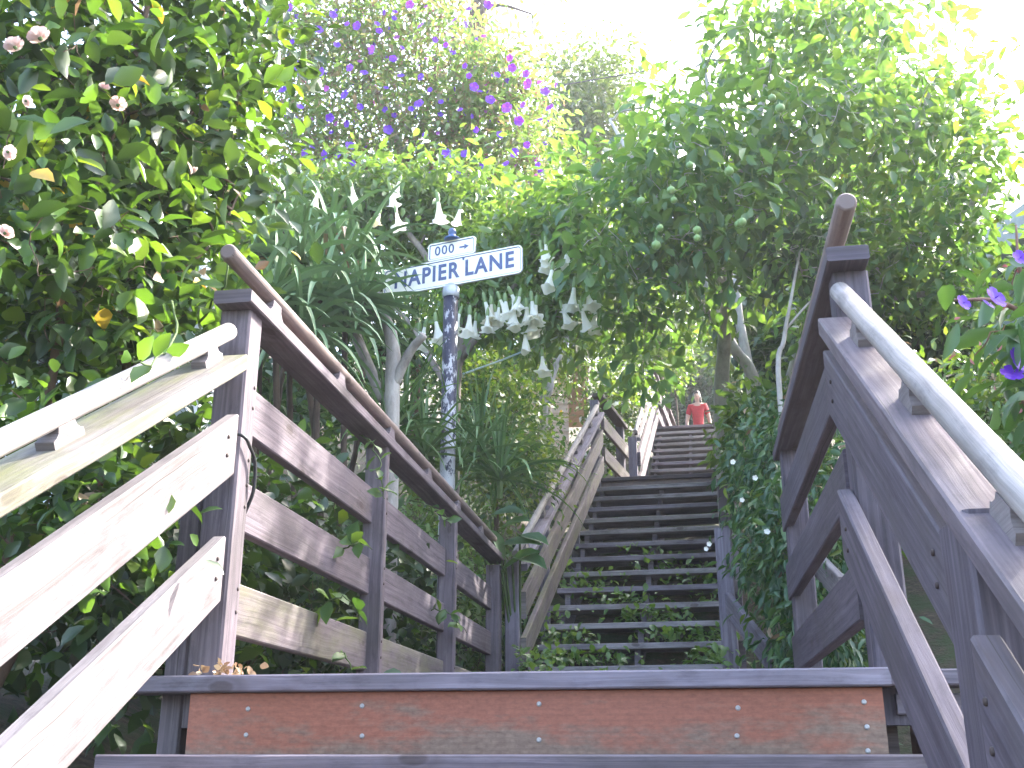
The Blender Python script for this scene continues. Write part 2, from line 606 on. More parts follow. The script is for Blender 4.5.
def E(u, v, Y, ru, rv, ry, n):
    """ellipsoid lobe of a crown centred on a sight line: pixel radii -> metres"""
    c = at(u, v, Y)
    d = np.linalg.norm(c - CAM)
    return (c, np.array([ru * d / FPX, ry, rv * d / FPX]), n)


def clumps(lobes, rng):
    out = []
    for (c, r, n) in lobes:
        p = norm(rng.normal(size=(n, 3))) * (rng.random((n, 1)) ** (1 / 2.4))
        out.append(c + p * r)
    return np.concatenate(out)


def foliage(centers, per, spread, Lr, wl, rng, kind='oval', droop=0.3, up=1.0, flat=1.0):
    n = len(centers)
    cnt = rng.poisson(per, n)
    c = np.repeat(centers, cnt, axis=0)
    off = rng.normal(size=c.shape) * spread
    off[:, 2] *= flat
    pts = c + off
    d = norm(off) * 0.7 + rng.normal(size=c.shape) * 0.55
    d[:, 2] -= droop
    nr = rng.normal(size=c.shape) * 0.55
    nr[:, 2] += up
    L = rng.uniform(Lr[0], Lr[1], len(c))
    return leaf_arrays(pts, d, nr, L, L * wl * rng.uniform(0.8, 1.2, len(c)), kind)


def link_twigs(mb, roots, centers, rng, r0=0.012, r1=0.003, n=4, sag=0.08, maxlen=9.0):
    """join every leaf clump to the nearest wood that is already there"""
    nodes = [np.asarray(p, float) for p in roots]
    rads = [r0 * 1.6] * len(nodes)
    arr = np.array(nodes)
    order = np.argsort([np.min(np.linalg.norm(arr - c, axis=1)) for c in centers])
    for i in order:
        c = centers[i]
        d = np.linalg.norm(arr - c, axis=1)
        j = int(np.argmin(d))
        if d[j] > maxlen:
            continue
        a = arr[j]
        ra = max(r1, min(r0, rads[j] * 0.72))
        mid = (a + c) / 2 + rng.normal(size=3) * d[j] * sag
        q1 = (a + mid) / 2 + rng.normal(size=3) * d[j] * sag * 0.4
        mb.tube([a, q1, mid, c], [ra, ra * 0.85, ra * 0.7, max(r1 * 0.7, ra * 0.5)], n, cap=False)
        arr = np.vstack([arr, mid[None], c[None]])
        rads += [ra * 0.75, ra * 0.55]


def polyline(pts, k=6, wob=0.0, rng=RNG):
    """smooth (Catmull-Rom) polyline through pts"""
    P = [np.asarray(p, float) for p in pts]
    P = [2 * P[0] - P[1]] + P + [2 * P[-1] - P[-2]]
    out = []
    for i in range(1, len(P) - 2):
        for s_ in range(k):
            t = s_ / k
            a, b, c, d = P[i - 1], P[i], P[i + 1], P[i + 2]
            out.append(0.5 * ((2 * b) + (-a + c) * t + (2 * a - 5 * b + 4 * c - d) * t * t + (-a + 3 * b - 3 * c + d) * t ** 3))
    out.append(P[-2])
    if wob:
        out = [p + rng.normal(size=3) * wob for p in out]
    return out


def plant(name, label, cat, base, limbs, lobes, leaf, per, spread, Lr, wl, seed, kind='oval', bark='bark', droop=0.3,
          group=None, twig=(0.012, 0.003), up=1.0, leafname='crown', extra=None, flat=1.0, limbname='trunk', twigs=True):
    """a tree or shrub: limbs [(points, r0, r1)], leaf clumps in lobes, twigs joining them"""
    rng = np.random.default_rng(seed)
    t = empty(name, base, label, cat, group)
    mb = MB()
    roots = [np.asarray(base, float)]
    for (pts, r0, r1) in limbs:
        pl = polyline(pts, 5)
        mb.tube(pl, list(np.linspace(r0, r1, len(pl))), 8)
        roots += pl[1:]
    C = clumps(lobes, rng)
    if twigs:
        link_twigs(mb, roots, C, rng, twig[0], twig[1])
    if mb.v:
        mb.build(limbname, M[bark], t, smooth=True)
    arrs = [(*foliage(C, per, spread, Lr, wl, rng, kind, droop, up, flat), 0)]
    mats = [M[leaf]]
    if extra:
        for (m2, per2, Lr2) in extra:
            mats.append(M[m2])
            arrs.append((*foliage(C, per2, spread, Lr2, wl, rng, kind, droop, up, flat), len(mats) - 1))
    V, F, FC, MI = join_arrays(arrs)
    obj(leafname, npmesh(leafname, V, F, FC, mats, MI), t)
    return t, C


# ------------------------------------------------------------------ terrain


def prof(y):
    xs = [-60, -10, 0, 2.4, 6.7, 10.8, 12.3, 15.5, 21, 40, 90, 160]
    zs = [-22, -6.4, -1.9, -0.45, -0.32, 1.95, 2.25, 4.0, 4.75, 14, 30, 34]
    return np.interp(y, xs, zs)


def ground_z(x, y):
    x = np.asarray(x, float)
    y = np.asarray(y, float)
    z = prof(y)
    left = np.clip(-1.15 - x, 0, None)
    right = np.clip(x - 0.85, 0, None)
    z = z + np.minimum(left, 1.2) * 0.42 + np.clip(left - 1.2, 0, 12) * 0.12
    z = z + np.minimum(right, 1.2) * 0.12 - np.clip(right - 2, 0, 12) * 0.04
    z = z + 0.05 * np.sin(x * 2.1 + y * 1.3) * np.clip(left + right, 0, 1) + 0.35 * np.sin(x * 0.23 + 1) * np.sin(y * 0.19) * np.clip((left + right) / 6, 0, 1)
    return z


gx = np.concatenate([np.linspace(-160, -14, 20), np.linspace(-13, 13, 105), np.linspace(14, 160, 20)])
gy = np.concatenate([np.linspace(-60, -9, 12), np.linspace(-8, 24, 129), np.linspace(25, 160, 30)])
GX, GY = np.meshgrid(gx, gy)
GZ = ground_z(GX, GY)
V = np.stack([GX, GY, GZ], -1).reshape(-1, 3)
ny, nx = GX.shape
ii, jj = np.meshgrid(np.arange(ny - 1), np.arange(nx - 1), indexing='ij')
q = np.stack([ii * nx + jj, ii * nx + jj + 1, (ii + 1) * nx + jj + 1, (ii + 1) * nx + jj], -1).reshape(-1)
g = obj('ground', npmesh('ground', V, q, np.full((ny - 1) * (nx - 1), 4), M['soil'], smooth=True))
g['kind'] = 'structure'

# ------------------------------------------------------------------ stairs
Y0 = 2.53
t = empty('staircase', (0, 2.3, -0.6), 'nearest wooden steps with a worn red board below the landing edge', 'staircase')
for n in range(1, 8):
    y = Y0 - 0.28 * n
    zz = -0.182 * n
    MB().board((-1.09, y + 0.15, zz - 0.02), (0.68, y + 0.15, zz - 0.02), 0.30, 0.04).build('tread', M['wood'], t)
rb = MB()
rb.board((-1.03, Y0 + 0.035, -0.112), (0.592, Y0 + 0.035, -0.112), 0.022, 0.142, ch=0.002)
# uv: metres from lower left
rise = rb.build('riser', M['riser'], t, label='red painted riser board, paint worn away along its foot')
ul = rise.data.uv_layers[0].data
for lp in rise.data.loops:
    co = rise.data.vertices[lp.vertex_index].co
    ul[lp.index].uv = (co.x + 1.0, co.z + 0.183)
sb = MB()
sb.lathe([(0.0001, -0.0), (0.006, 0.0), (0.0055, -0.0016), (0.003, -0.0026), (0.0001, -0.0026)], n=10)
screw = sb.build('screw', M['steel'], rise)
screw.rotation_euler = (R(-90), 0, 0)
spots = [(248, 709), (246, 735), (362, 706), (362, 736), (539, 704), (539, 740), (738, 708), (737, 736), (864, 702), (867, 727), (868, 751), (343, 720)]
spots = spots[:11]
for i, (u_, v_) in enumerate(spots):
    p = at(u_, v_, Y0 + 0.0235)
    if i == 0:
        screw.location = p
    else:
        part_copy(screw, rise, p, (R(-90), 0, 0))
for x in (-1.12, 0.72):
    MB().board((x, Y0 + 0.35, -0.18), (x, Y0 - 2.6, -0.18 - 2.95 * 0.65), 0.04, 0.26, square_ends=True).build('stringer', M['wood_dark'], t)

t = empty('landing', (0, 4.6, -0.3), 'level wooden landing between the near steps and the long flight', 'landing')
MB().board((-1.20, Y0 + 0.07, -0.02), (0.61, Y0 + 0.07, -0.02), 0.14, 0.04).build('nosing_board', M['wood_grey'], t)
MB().board((0.614, Y0 + 0.085, -0.021), (0.95, Y0 + 0.085, -0.021), 0.13, 0.036).build('nosing_board', M['wood_grey'], t)
MB().board((0.63, Y0 + 0.10, -0.075), (0.95, Y0 + 0.10, -0.075), 0.04, 0.045).build('joist', M['wood_grey'], t)
k = 0
y = Y0 + 0.145
while y < 6.75:
    MB().board((-1.10, y + 0.07, -0.02), (0.70, y + 0.07, -0.02), 0.137, 0.04).build('deck_board', M['wood'], t)
    y += 0.145
for x in (-1.02, -0.2, 0.62):
    MB().board((x, Y0 + 0.185, -0.135), (x, 6.72, -0.135), 0.045, 0.18).build('joist', M['wood_dark'], t)


def flight(name, label, left0, left1, width, y0, z0, n, run, rise_, mats, cat='staircase', centre=True, fascia=None):
    """open flight; left edge goes from x=left0 (bottom) to left1 (top)"""
    dx = (left1 - left0) / (n * run)
    t = empty(name, (left0 + width / 2, y0, z0), label, cat)
    for k in range(1, n + 1):
        y = y0 + (k - 1) * run
        z = z0 + k * rise_
        xl = left0 + dx * (y - y0)
        jit = random.uniform(-0.006, 0.006)
        MB().board((xl + jit, y + 0.15, z - 0.02), (xl + width + jit, y + 0.15 - width * dx, z - 0.02), 0.285, 0.04).build('tread', M[random.choice(mats)], t)
    for fr in ((0.04, 0.5, 0.985) if centre else (0.04, 0.985)):
        poly = []
        for k in range(1, n + 1):
            y = y0 + (k - 1) * run
            z = z0 + k * rise_ - 0.0405
            x = left0 + dx * (y - y0) + width * fr
            poly.append((x, y + 0.045, z - rise_ + (0.0 if k > 1 else 0.04)))
            poly.append((x, y + 0.045, z))
            poly.append((x + dx * run, y + 0.045 + run - 0.002, z))
        xe = left0 + dx * n * run + width * fr
        poly.append((xe, y0 + n * run + 0.04, z0 + n * rise_ - 0.42))
        poly.append((left0 + width * fr, y0 + 0.18, z0 - 0.02))
        MB().prism(poly, (0.04, 0, 0)).build('stringer', M['wood_grey'], t)
    return t


F2 = dict(y0=6.776, z0=0.0, n=14, run=0.2896, rise_=0.1657)
flight('staircase', 'long open-tread flight climbing from the landing, weeds growing under its lower treads', -0.86, -0.665, 1.30, F2['y0'], 0.02, 14, 0.2896, 0.168, ['wood_tread', 'wood_tread', 'wood_grey'])
Z2 = 0.02 + 15 * 0.168
Y2 = F2['y0'] + 14 * 0.2896
t = empty('landing', (-0.1, 11.5, Z2), 'small upper landing with a brown front board at the top of the long flight', 'landing')
MB().board((-0.66, Y2 + 0.07, Z2 - 0.02), (0.62, Y2 + 0.07 - 0.04, Z2 - 0.02), 0.14, 0.04).build('nosing_board', M['wood_dark'], t)
MB().board((-0.63, Y2 + 0.04, Z2 - 0.115), (0.60, Y2 + 0.0, Z2 - 0.115), 0.03, 0.145).build('fascia', M['rail_brown'], t)
for k in range(9):
    MB().board((-0.62 + k * 0.02, Y2 + 0.215 + k * 0.145, Z2 - 0.02), (0.72 + k * 0.02, Y2 + 0.215 - 0.04 + k * 0.145, Z2 - 0.02), 0.137, 0.04).build('deck_board', M['wood'], t)
F3 = dict(y0=12.26, run=0.2868, rise_=0.1657, n=10)
flight('staircase', 'distant uppermost flight below the person in red', -0.20, -0.12, 0.95, 12.26, Z2, 10, 0.2868, 0.165, ['wood_tread', 'wood_grey', 'wood_tread'])
Z3 = Z2 + 11 * 0.165
Y3 = 12.26 + 10 * 0.2868
t = empty('landing', (0.4, 17.4, Z3), 'topmost landing where the person in red stands', 'landing')
for k in range(36):
    MB().board((-0.2 + k * 0.01, Y3 + 0.07 + k * 0.145, Z3 - 0.02), (0.95 + k * 0.012, Y3 + 0.04 + k * 0.145, Z3 - 0.02), 0.137, 0.04).build('deck_board', M['wood'], t)

# ------------------------------------------------------------------ railings


def block_mesh(d, up, side):
    """rail saddle: foot, coved waist, cradle"""
    mb = MB()
    pr = [(-0.055, 0), (0.055, 0), (0.055, 0.022), (0.045, 0.026), (0.034, 0.036), (0.030, 0.052), (-0.030, 0.052), (-0.034, 0.036), (-0.045, 0.026), (-0.055, 0.022)]
    poly = [d * a + up * b - side * 0.02 for a, b in pr]
    mb.prism(poly, side * 0.04)
    return mb


def railing(label, A, B, inner, posts, boards, cap_z=None, cap_w=0.13, cap_in=0.045, hand=None, blocks=(), board_side=1, mat=None, ext=(0, 0),
            post_h=None, post_w=0.09, hand_ext=(0, 0), post_dim=None):
    """A,B: foot of the rail line (post inner face); inner: +1 when the stair lies to the right (+x). boards: list of (z_top, height, t0, t1)"""
    mat = dict(dict(post='wood', board='wood', cap='wood', hand='rail_brown', block='wood'), **(mat or {}))
    A, B = Vector([float(x) for x in A]), Vector([float(x) for x in B])
    t = empty('stair_railing', (A + B) / 2, label, 'railing', 'timber railings of the stairs')
    hd = Vector((B.x - A.x, B.y - A.y, 0)).normalized()
    d = (B - A).normalized()
    side = Vector((hd.y, -hd.x, 0))
    if side.x * inner < 0:
        side = -side                                    # towards the stair
    upn = (Vector((0, 0, 1)) - d * d.z).normalized()
    cs = 1 / max(0.3, math.sqrt(d.x ** 2 + d.y ** 2))   # plumb height of a tilted board

    def on(tt, z, off=0.0):
        return A + (B - A) * tt + Vector((0, 0, z)) + side * off
    L = (B - A).length
    for p in posts:
        tt, zb, zt = p[0], p[1], p[2]
        wv = p[3] if len(p) > 3 else (post_w, post_w)
        off = p[4] if len(p) > 4 else 0.0
        base = on(tt, 0, -wv[0] / 2 + off)
        q0, q1 = base + Vector((0, 0, zb)), base + Vector((0, 0, zt))
        mb = MB()
        mb.board(q0, q1, wv[1], wv[0], up=side, ch=0.006)
        mb.build('post', M[p[5] if len(p) > 5 else mat['post']], t)
    for (zt, h, t0, t1, *rest) in boards:
        off = 0.02 if board_side > 0 else -post_w - 0.021
        if rest:
            off += rest[0]
        m_ = rest[1] if len(rest) > 1 else mat['board']
        zc = zt - h / 2 * cs
        MB().board(on(t0, zc, off), on(t1, zc, off), 0.038, h, square_ends=True).build('rail_board', M[m_], t)
    if cap_z is not None:
        o = cap_in - cap_w / 2
        a, b = on(0, cap_z - 0.02 * cs, o) - d * ext[0], on(1, cap_z - 0.02 * cs, o) + d * ext[1]
        MB().board(a, b, cap_w, 0.04, square_ends=True).build('cap_board', M[mat['cap']], t)
    if hand:
        zc, rad, off = hand
        a, b = on(0, zc, off) - d * hand_ext[0], on(1, zc, off) + d * hand_ext[1]
        mb = MB()
        pts = [a + (b - a) * (i / 7) for i in range(8)]
        pts = [pts[0] + d * 0.0] + pts[1:]
        e = 0.006
        pts = [pts[0], pts[0] + d * e] + pts[1:-1] + [pts[-1] - d * e, pts[-1]]
        mb.tube(pts, [rad - e] + [rad] * (len(pts) - 2) + [rad - e], 18)
        ob = mb.build('handrail', M[mat['hand']], t, smooth=False)
        for poly in ob.data.polygons:
            poly.use_smooth = len(poly.vertices) == 4
        gap = (zc - cap_z) / cs - rad if cap_z is not None else 0.05
        for bt in blocks:
            bm = block_mesh(d, upn * (gap + 0.008) / 0.052, side)
            o_ = bm.build('handrail_block', M[mat['block']], t)
            o_.location = on(bt, cap_z, off) - t.location
            o_.matrix_parent_inverse = Matrix.Identity(4)
    return t


SL = 0.64
# lower flight, left: the line is 3.4 m long down past the camera
A = (-0.985, 2.62, 0.0)
B = (-0.985, -0.78, -3.4 * SL)
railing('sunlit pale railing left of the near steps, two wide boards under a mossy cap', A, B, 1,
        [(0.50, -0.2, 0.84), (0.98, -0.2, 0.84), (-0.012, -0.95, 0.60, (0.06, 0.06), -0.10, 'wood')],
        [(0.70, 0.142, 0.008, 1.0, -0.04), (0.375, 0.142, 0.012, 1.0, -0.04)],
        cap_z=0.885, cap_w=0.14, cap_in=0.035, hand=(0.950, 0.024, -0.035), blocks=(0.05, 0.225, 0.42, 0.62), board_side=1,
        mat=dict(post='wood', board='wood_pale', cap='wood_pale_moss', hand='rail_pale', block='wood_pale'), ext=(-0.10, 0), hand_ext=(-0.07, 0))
# lower flight, right
SR = 0.672
A = (0.593, 2.62, 0.0)
B = (0.593, -0.78, -3.4 * SR)
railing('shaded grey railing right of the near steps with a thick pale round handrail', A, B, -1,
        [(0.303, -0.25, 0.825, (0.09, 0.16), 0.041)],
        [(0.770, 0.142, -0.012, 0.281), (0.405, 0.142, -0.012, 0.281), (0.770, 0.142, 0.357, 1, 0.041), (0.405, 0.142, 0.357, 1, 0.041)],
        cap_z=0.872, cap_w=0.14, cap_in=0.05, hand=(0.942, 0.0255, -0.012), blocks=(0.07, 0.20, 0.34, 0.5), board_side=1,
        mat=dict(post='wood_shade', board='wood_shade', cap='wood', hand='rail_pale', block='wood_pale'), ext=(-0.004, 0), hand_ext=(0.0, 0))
# landing, left
ly = [2.67, 4.08, 5.43, 6.80]
A = (-0.99, 2.62, 0.0)
B = (-0.99, 6.90, 0.0)
LB = [(0.83, 0.142), (0.55, 0.142), (0.265, 0.142)]
railing('long railing on the left of the landing, three horizontal boards, leaves poking through', A, B, 1,
        [((2.665 - 2.62) / 4.28, -0.12, 1.0), ((4.08 - 2.62) / 4.28, -0.2, 1.0, (0.09, 0.045)), ((5.43 - 2.62) / 4.28, -0.2, 1.0, (0.09, 0.055)), ((6.80 - 2.62) / 4.28, -0.2, 0.97)],
        [(z_, h_, 0.022 if i_ != 3 else 0, 1.0, 0.112 - 0.072, m_) for i_, ((z_, h_), m_) in enumerate(zip(LB, ('wood', 'wood', 'wood_moss')))],
        cap_z=1.041, cap_w=0.11, cap_in=0.02, hand=(1.125, 0.024, -0.03), blocks=(0.05, 0.2, 0.36, 0.52, 0.68, 0.84), board_side=-1,
        mat=dict(board='wood'), ext=(0.05, 0.0), hand_ext=(0.12, 0.05))
# landing, right
A = (0.593, 2.62, 0.0)
B = (0.593, 4.50, 0.0)
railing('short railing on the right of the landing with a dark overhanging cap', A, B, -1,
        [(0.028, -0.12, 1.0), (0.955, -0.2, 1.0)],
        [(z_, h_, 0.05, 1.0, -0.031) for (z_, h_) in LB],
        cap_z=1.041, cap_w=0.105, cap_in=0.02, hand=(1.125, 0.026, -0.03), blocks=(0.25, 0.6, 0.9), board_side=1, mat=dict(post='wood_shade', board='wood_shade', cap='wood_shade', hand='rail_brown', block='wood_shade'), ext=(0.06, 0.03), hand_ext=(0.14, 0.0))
# flight 2, left
s2 = 0.1657 / 0.2896
A = (-0.88, 6.90, 0.155)
B = (-0.625, 10.88, 0.155 + 3.98 * s2)
railing('railing left of the long flight, two sloping boards and a pale handrail on spaced blocks', A, B, 1,
        [(0.0, -0.4, 0.86), (0.26, -0.3, 0.86, (0.07, 0.045)), (0.62, -0.3, 0.86, (0.07, 0.045)), (0.985, -0.3, 0.98)],
        [(0.66, 0.15, 0.0, 0.985), (0.37, 0.15, 0.0, 0.985)],
        cap_z=0.84, cap_w=0.12, cap_in=0.05, hand=(0.925, 0.026, -0.02), blocks=(0.06, 0.22, 0.38, 0.54, 0.7, 0.85, 0.97), board_side=1,
        mat=dict(post='wood_grey', board='wood_moss', cap='wood_grey', hand='rail_pale', block='wood_pale'), hand_ext=(0.05, 0.02))
# landing 2, left
A = (-0.62, 10.92, Z2)
B = (-0.43, 12.14, Z2)
railing('short railing on the left of the small upper landing', A, B, 1,
        [(0.96, -0.3, 0.92, (0.09, 0.09), 0, 'wood_grey')], [(0.70, 0.15, 0.0, 1.0), (0.36, 0.15, 0, 1.0)],
        cap_z=0.95, cap_w=0.12, cap_in=0.04, hand=None, board_side=1, mat=dict(board='wood_moss', cap='wood_dark'), ext=(0.04, 0.02))
# flight 3, left
A = (-0.30, 12.32, Z2 + 0.05)
B = (-0.12, 15.4, Z2 + 0.05 + 3.08 * 0.578)
railing('distant narrow railing left of the uppermost flight', A, B, 1,
        [(0.0, -0.5, 0.80, (0.1, 0.1), 0, 'wood_grey'), (0.45, -0.3, 0.8), (0.99, -0.3, 0.9)], [(0.62, 0.15, 0.0, 1.0), (0.33, 0.15, 0, 1.0)],
        cap_z=0.80, cap_w=0.11, cap_in=0.04, hand=(0.875, 0.026, -0.015), blocks=tuple(np.linspace(0.05, 0.97, 9)), board_side=1,
        mat=dict(post='wood_grey', board='wood', cap='wood_pale', hand='rail_pale', block='wood_dark'))
# landing 3, left
A = (-0.12, 15.46, Z3)
B = (0.14, 18.4, Z3)
railing('farthest railing beside the person in red', A, B, 1,
        [(0.33, -0.2, 1.0), (0.66, -0.2, 1.0), (0.99, -0.2, 1.1, (0.1, 0.1), 0, 'wood_pale')], [(0.75, 0.15, 0.0, 1.0), (0.40, 0.15, 0, 1.0)],
        cap_z=1.0, cap_w=0.12, cap_in=0.04, hand=None, board_side=1)
# flight 2, right: post at the foot and the sloping rails swallowed by the vine
A = (0.375, 6.74, 0.1)
B = (0.60, 10.7, 0.1 + 3.9 * s2)
railing('vine-covered railing right of the long flight, only its foot post showing', A, B, -1,
        [(0.0, -0.25, 1.05, (0.1, 0.1), 0.0, 'wood_grey'), (0.4, -0.3, 0.86), (0.75, -0.3, 0.86), (1, -0.3, 0.86)],
        [(0.66, 0.15, 0.0, 1.0, -0.14), (0.37, 0.15, 0.0, 1.0, -0.14)], cap_z=None, hand=None, board_side=1)
# a second short rail on the right, running off below the vine
p0, p1 = at(728, 603, 6.7), at(768, 655, 5.6)
A = (0.62, 4.62, 0.0)
t = empty('plank', (p0 + p1) / 2, 'loose pale plank sloping down under the vine', 'plank')
MB().board(p0, p1, 0.035, 0.13).build('plank', M['wood_grey'], t)
t.children[0].name = 'board'
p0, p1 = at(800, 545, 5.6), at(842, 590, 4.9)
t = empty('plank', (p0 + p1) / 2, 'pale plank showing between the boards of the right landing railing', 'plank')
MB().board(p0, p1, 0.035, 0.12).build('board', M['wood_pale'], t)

# nail and bolt heads on the near timbers
rust = simple('rusty_nail', (.045, .03, .026), .7, .4, 60)
nm = MB().lathe([(0.0001, .002), (.004, .0018), (.0055, 0.0004), (.0055, -.002)], n=9).mesh('nail', [rust], True)
rails = {o.get('label', '')[:14]: o for o in bpy.data.objects if o.name.startswith('stair_railing')}


def nail(key, p, rot):
    o_ = obj('nail', nm, rails[key])
    o_.location, o_.rotation_euler = tuple(p), rot


for y_ in (2.57, 2.60):
    for z_ in (.64, .60, .32, .27):
        pass
kl, kll, kr = 'sunlit pale ra', 'long railing o', 'shaded grey ra'
for yy in (2.54, 1.0):
    for zz in (.655, .605, .335, .285):
        nail(kl, (-.984, yy, zz - (2.62 - yy) * SL), (0, R(90), 0))
for zz in (.79, .73, .51, .45, .23, .17, .58):
    nail(kll, (-.989, 2.69, zz), (0, R(90), 0))
for yy in (4.08, 5.43):
    for zz in (.79, .73, .51, .45, .23, .17):
        nail(kll, (-.989, yy, zz), (0, R(90), 0))
for yy in (2.57, 1.72):
    for zz in (.715, .665, .35, .30):
        nail(kr, (.551, yy, zz - (2.62 - yy) * SR), (0, R(-90), 0))
for zz in (.715, .66, .35, .29):
    nail(kr, (.511, 1.37, zz - (2.62 - 1.37) * SR), (0, R(-90), 0))

# black cable round the near left post
c = [(-1.3, 2.9, 0.50), (-1.12, 2.63, 0.62), (-1.08, 2.612, 0.64), (-0.985, 2.612, 0.63), (-0.974, 2.66, 0.605), (-0.974, 2.7, 0.57), (-0.978, 2.712, 0.50), (-1.0, 2.718, 0.44)]
o = MB().tube(polyline(c, 5), 0.005, 6).build('cable', simple('black_rubber', (0.015, 0.015, 0.016), 0.5, 0.1), None, True)
tag(o, 'thin black cable looped round the near left post', 'cable')
# pale cord in the garden
o = MB().tube([at(463, 374, 7.2), at(500, 361, 7.35), at(560, 336, 7.6)], 0.007, 6).build('cord', simple('pale_cord', (0.45, 0.55, 0.55), 0.6, 0.1), None, True)
tag(o, 'taut pale blue cord strung through the shrubs right of the sign pole', 'cord')
o = MB().tube([at(430, 118, 15), at(545, 88, 15.2), at(640, 72, 15.5), at(760, 40, 16)], 0.012, 5).build('power_line', simple('line_black', (0.05, 0.05, 0.05), 0.6, 0.1), None, True)
tag(o, 'thin dark overhead wire crossing the white sky', 'wire')

# ------------------------------------------------------------------ street sign
YS = 6.0
pb = at(447, 490, YS)
px, py = float(pb[0]), YS
zt = float(at(447, 296, YS)[2])
zb = float(ground_z(px, py)) - 0.3


def pole_mat():
    m, t, b = newmat('flaking_pole_paint')
    tc = N(t, 'ShaderNodeTexCoord')
    n = noise(t, mapping(t, tc.outputs['Object'], (1, 1, 0.45)), 26, 7, 0.72)
    sx = N(t, 'ShaderNodeSeparateXYZ')
    t.links.new(tc.outputs['Object'], sx.inputs[0])
    mr = N(t, 'ShaderNodeMapRange')
    t.links.new(sx.outputs[2], mr.inputs[0])
    mr.inputs[1].default_value, mr.inputs[2].default_value = zt - zb + 0.0, zt - zb - 1.2
    mr.inputs[3].default_value, mr.inputs[4].default_value = 0.06, -0.13
    ad = N(t, 'ShaderNodeMath', operation='SUBTRACT')
    t.links.new(n, ad.inputs[0])
    t.links.new(mr.outputs[0], ad.inputs[1])
    f = ramp(t, ad.outputs[0], [(0.53, (0, 0, 0)), (0.57, (1, 1, 1))])
    n2 = noise(t, tc.outputs['Object'], 9, 4, 0.6)
    blue = ramp(t, n2, [(0.3, (0.008, 0.009, 0.02)), (0.7, (0.018, 0.021, 0.05))])
    c = mixc(t, f, blue, (0.36, 0.36, 0.37))
    t.links.new(c, b.inputs['Base Color'])
    b.inputs['Roughness'].default_value = 0.5
    bump(t, b, f, 0.3, 0.003)
    return m


sign = empty('street_sign', (px, py, zb), 'street name sign on a flaking dark blue pole among the flowers', 'street sign')
mb = MB()
mb.tube([(0, 0, 0), (0, 0, zt - zb)], 0.046, 20)
pole = mb.build('pole', pole_mat(), None)
pole.parent = sign
for p_ in pole.data.polygons:
    p_.use_smooth = len(p_.vertices) == 4
white = simple('sign_enamel', (0.80, 0.76, 0.66), 0.35, 0.06, 6, 0.5)
blue = simple('sign_blue', (0.075, 0.10, 0.21), 0.5, 0.35, 30, 0.35)
greym = simple('sign_grey_metal', (0.42, 0.44, 0.48), 0.45, 0.2, 12, 0.5, 0.2)
ang = R(-14)
top = zt - zb


def local(o):
    o.parent = sign
    o.matrix_parent_inverse = Matrix.Identity(4)
    return o


mb = MB()
mb.lathe([(0.0465, -0.01), (0.053, -0.005), (0.053, 0.05), (0.046, 0.062), (0.028, 0.07), (0.022, 0.085), (0.0001, 0.085)], n=20)
o = local(mb.build('collar', greym))
o.location = (0, 0, top - 0.005)
o.data.polygons.foreach_set('use_smooth', [True] * len(o.data.polygons))


def rrect(w_, h_, r_, n=6):
    pts = []
    for cx, cz, a0 in ((w_ / 2 - r_, h_ / 2 - r_, 0), (-w_ / 2 + r_, h_ / 2 - r_, 90), (-w_ / 2 + r_, -h_ / 2 + r_, 180), (w_ / 2 - r_, -h_ / 2 + r_, 270)):
        for i in range(n + 1):
            a = R(a0 + 90 * i / n)
            pts.append((cx + r_ * math.cos(a), cz + r_ * math.sin(a)))
    return pts


def plate(name, w_, h_, r_, z, th=0.016):
    mb = MB()
    o_, i_ = rrect(w_, h_, r_), rrect(w_ - 0.018, h_ - 0.018, max(0.004, r_ - 0.009))
    i2 = rrect(w_ - 0.028, h_ - 0.028, max(0.003, r_ - 0.014))
    n = len(o_)
    for sgn in (-1, 1):
        y = sgn * th / 2
        yi = sgn * (th / 2 - 0.004)
        vs = [(x, y, q) for x, q in o_] + [(x, y, q) for x, q in i_] + [(x, yi, q) for x, q in i2]
        ring = [(k, (k + 1) % n, n + (k + 1) % n, n + k) for k in range(n)]
        ring2 = [(n + k, n + (k + 1) % n, 2 * n + (k + 1) % n, 2 * n + k) for k in range(n)]
        if sgn > 0:
            ring = [f[::-1] for f in ring]
            ring2 = [f[::-1] for f in ring2]
        mb.add(vs, ring, None, 0)
        mb.add(vs, ring2, None, 2)
        mb.add([(x, yi, q) for x, q in i2], [tuple(range(n)) if sgn < 0 else tuple(range(n - 1, -1, -1))], None, 0)
    vs = [(x, -th / 2, q) for x, q in o_] + [(x, th / 2, q) for x, q in o_]
    mb.add(vs, [((k + 1) % n, k, n + k, n + (k + 1) % n) for k in range(n)], None, 1)
    ob = local(mb.build(name, [white, greym, blue]))
    ob.location = (0, 0, z)
    ob.rotation_euler = (0, 0, ang)
    return ob


def text_part(body, size, cx, cz, y, parent, wide=1.0, off=0.004, name='lettering'):
    cu = bpy.data.curves.new(name, 'FONT')
    cu.body = body
    cu.size = size
    cu.align_x, cu.align_y = 'CENTER', 'CENTER'
    cu.extrude = 0.0012
    cu.offset = off
    cu.space_character = 1.16
    tmp = bpy.data.objects.new('tmp_text', cu)
    COL.objects.link(tmp)
    bpy.context.view_layer.update()
    dg = bpy.context.evaluated_depsgraph_get()
    me = bpy.data.meshes.new_from_object(tmp.evaluated_get(dg))
    bpy.data.objects.remove(tmp)
    me.materials.clear()
    me.materials.append(blue)
    ob = bpy.data.objects.new(name, me)
    COL.objects.link(ob)
    ob.parent = parent
    ob.rotation_euler = (R(90), 0, 0)
    ob.scale = (wide, 1, 1)
    ob.location = (cx, y, cz)
    return ob


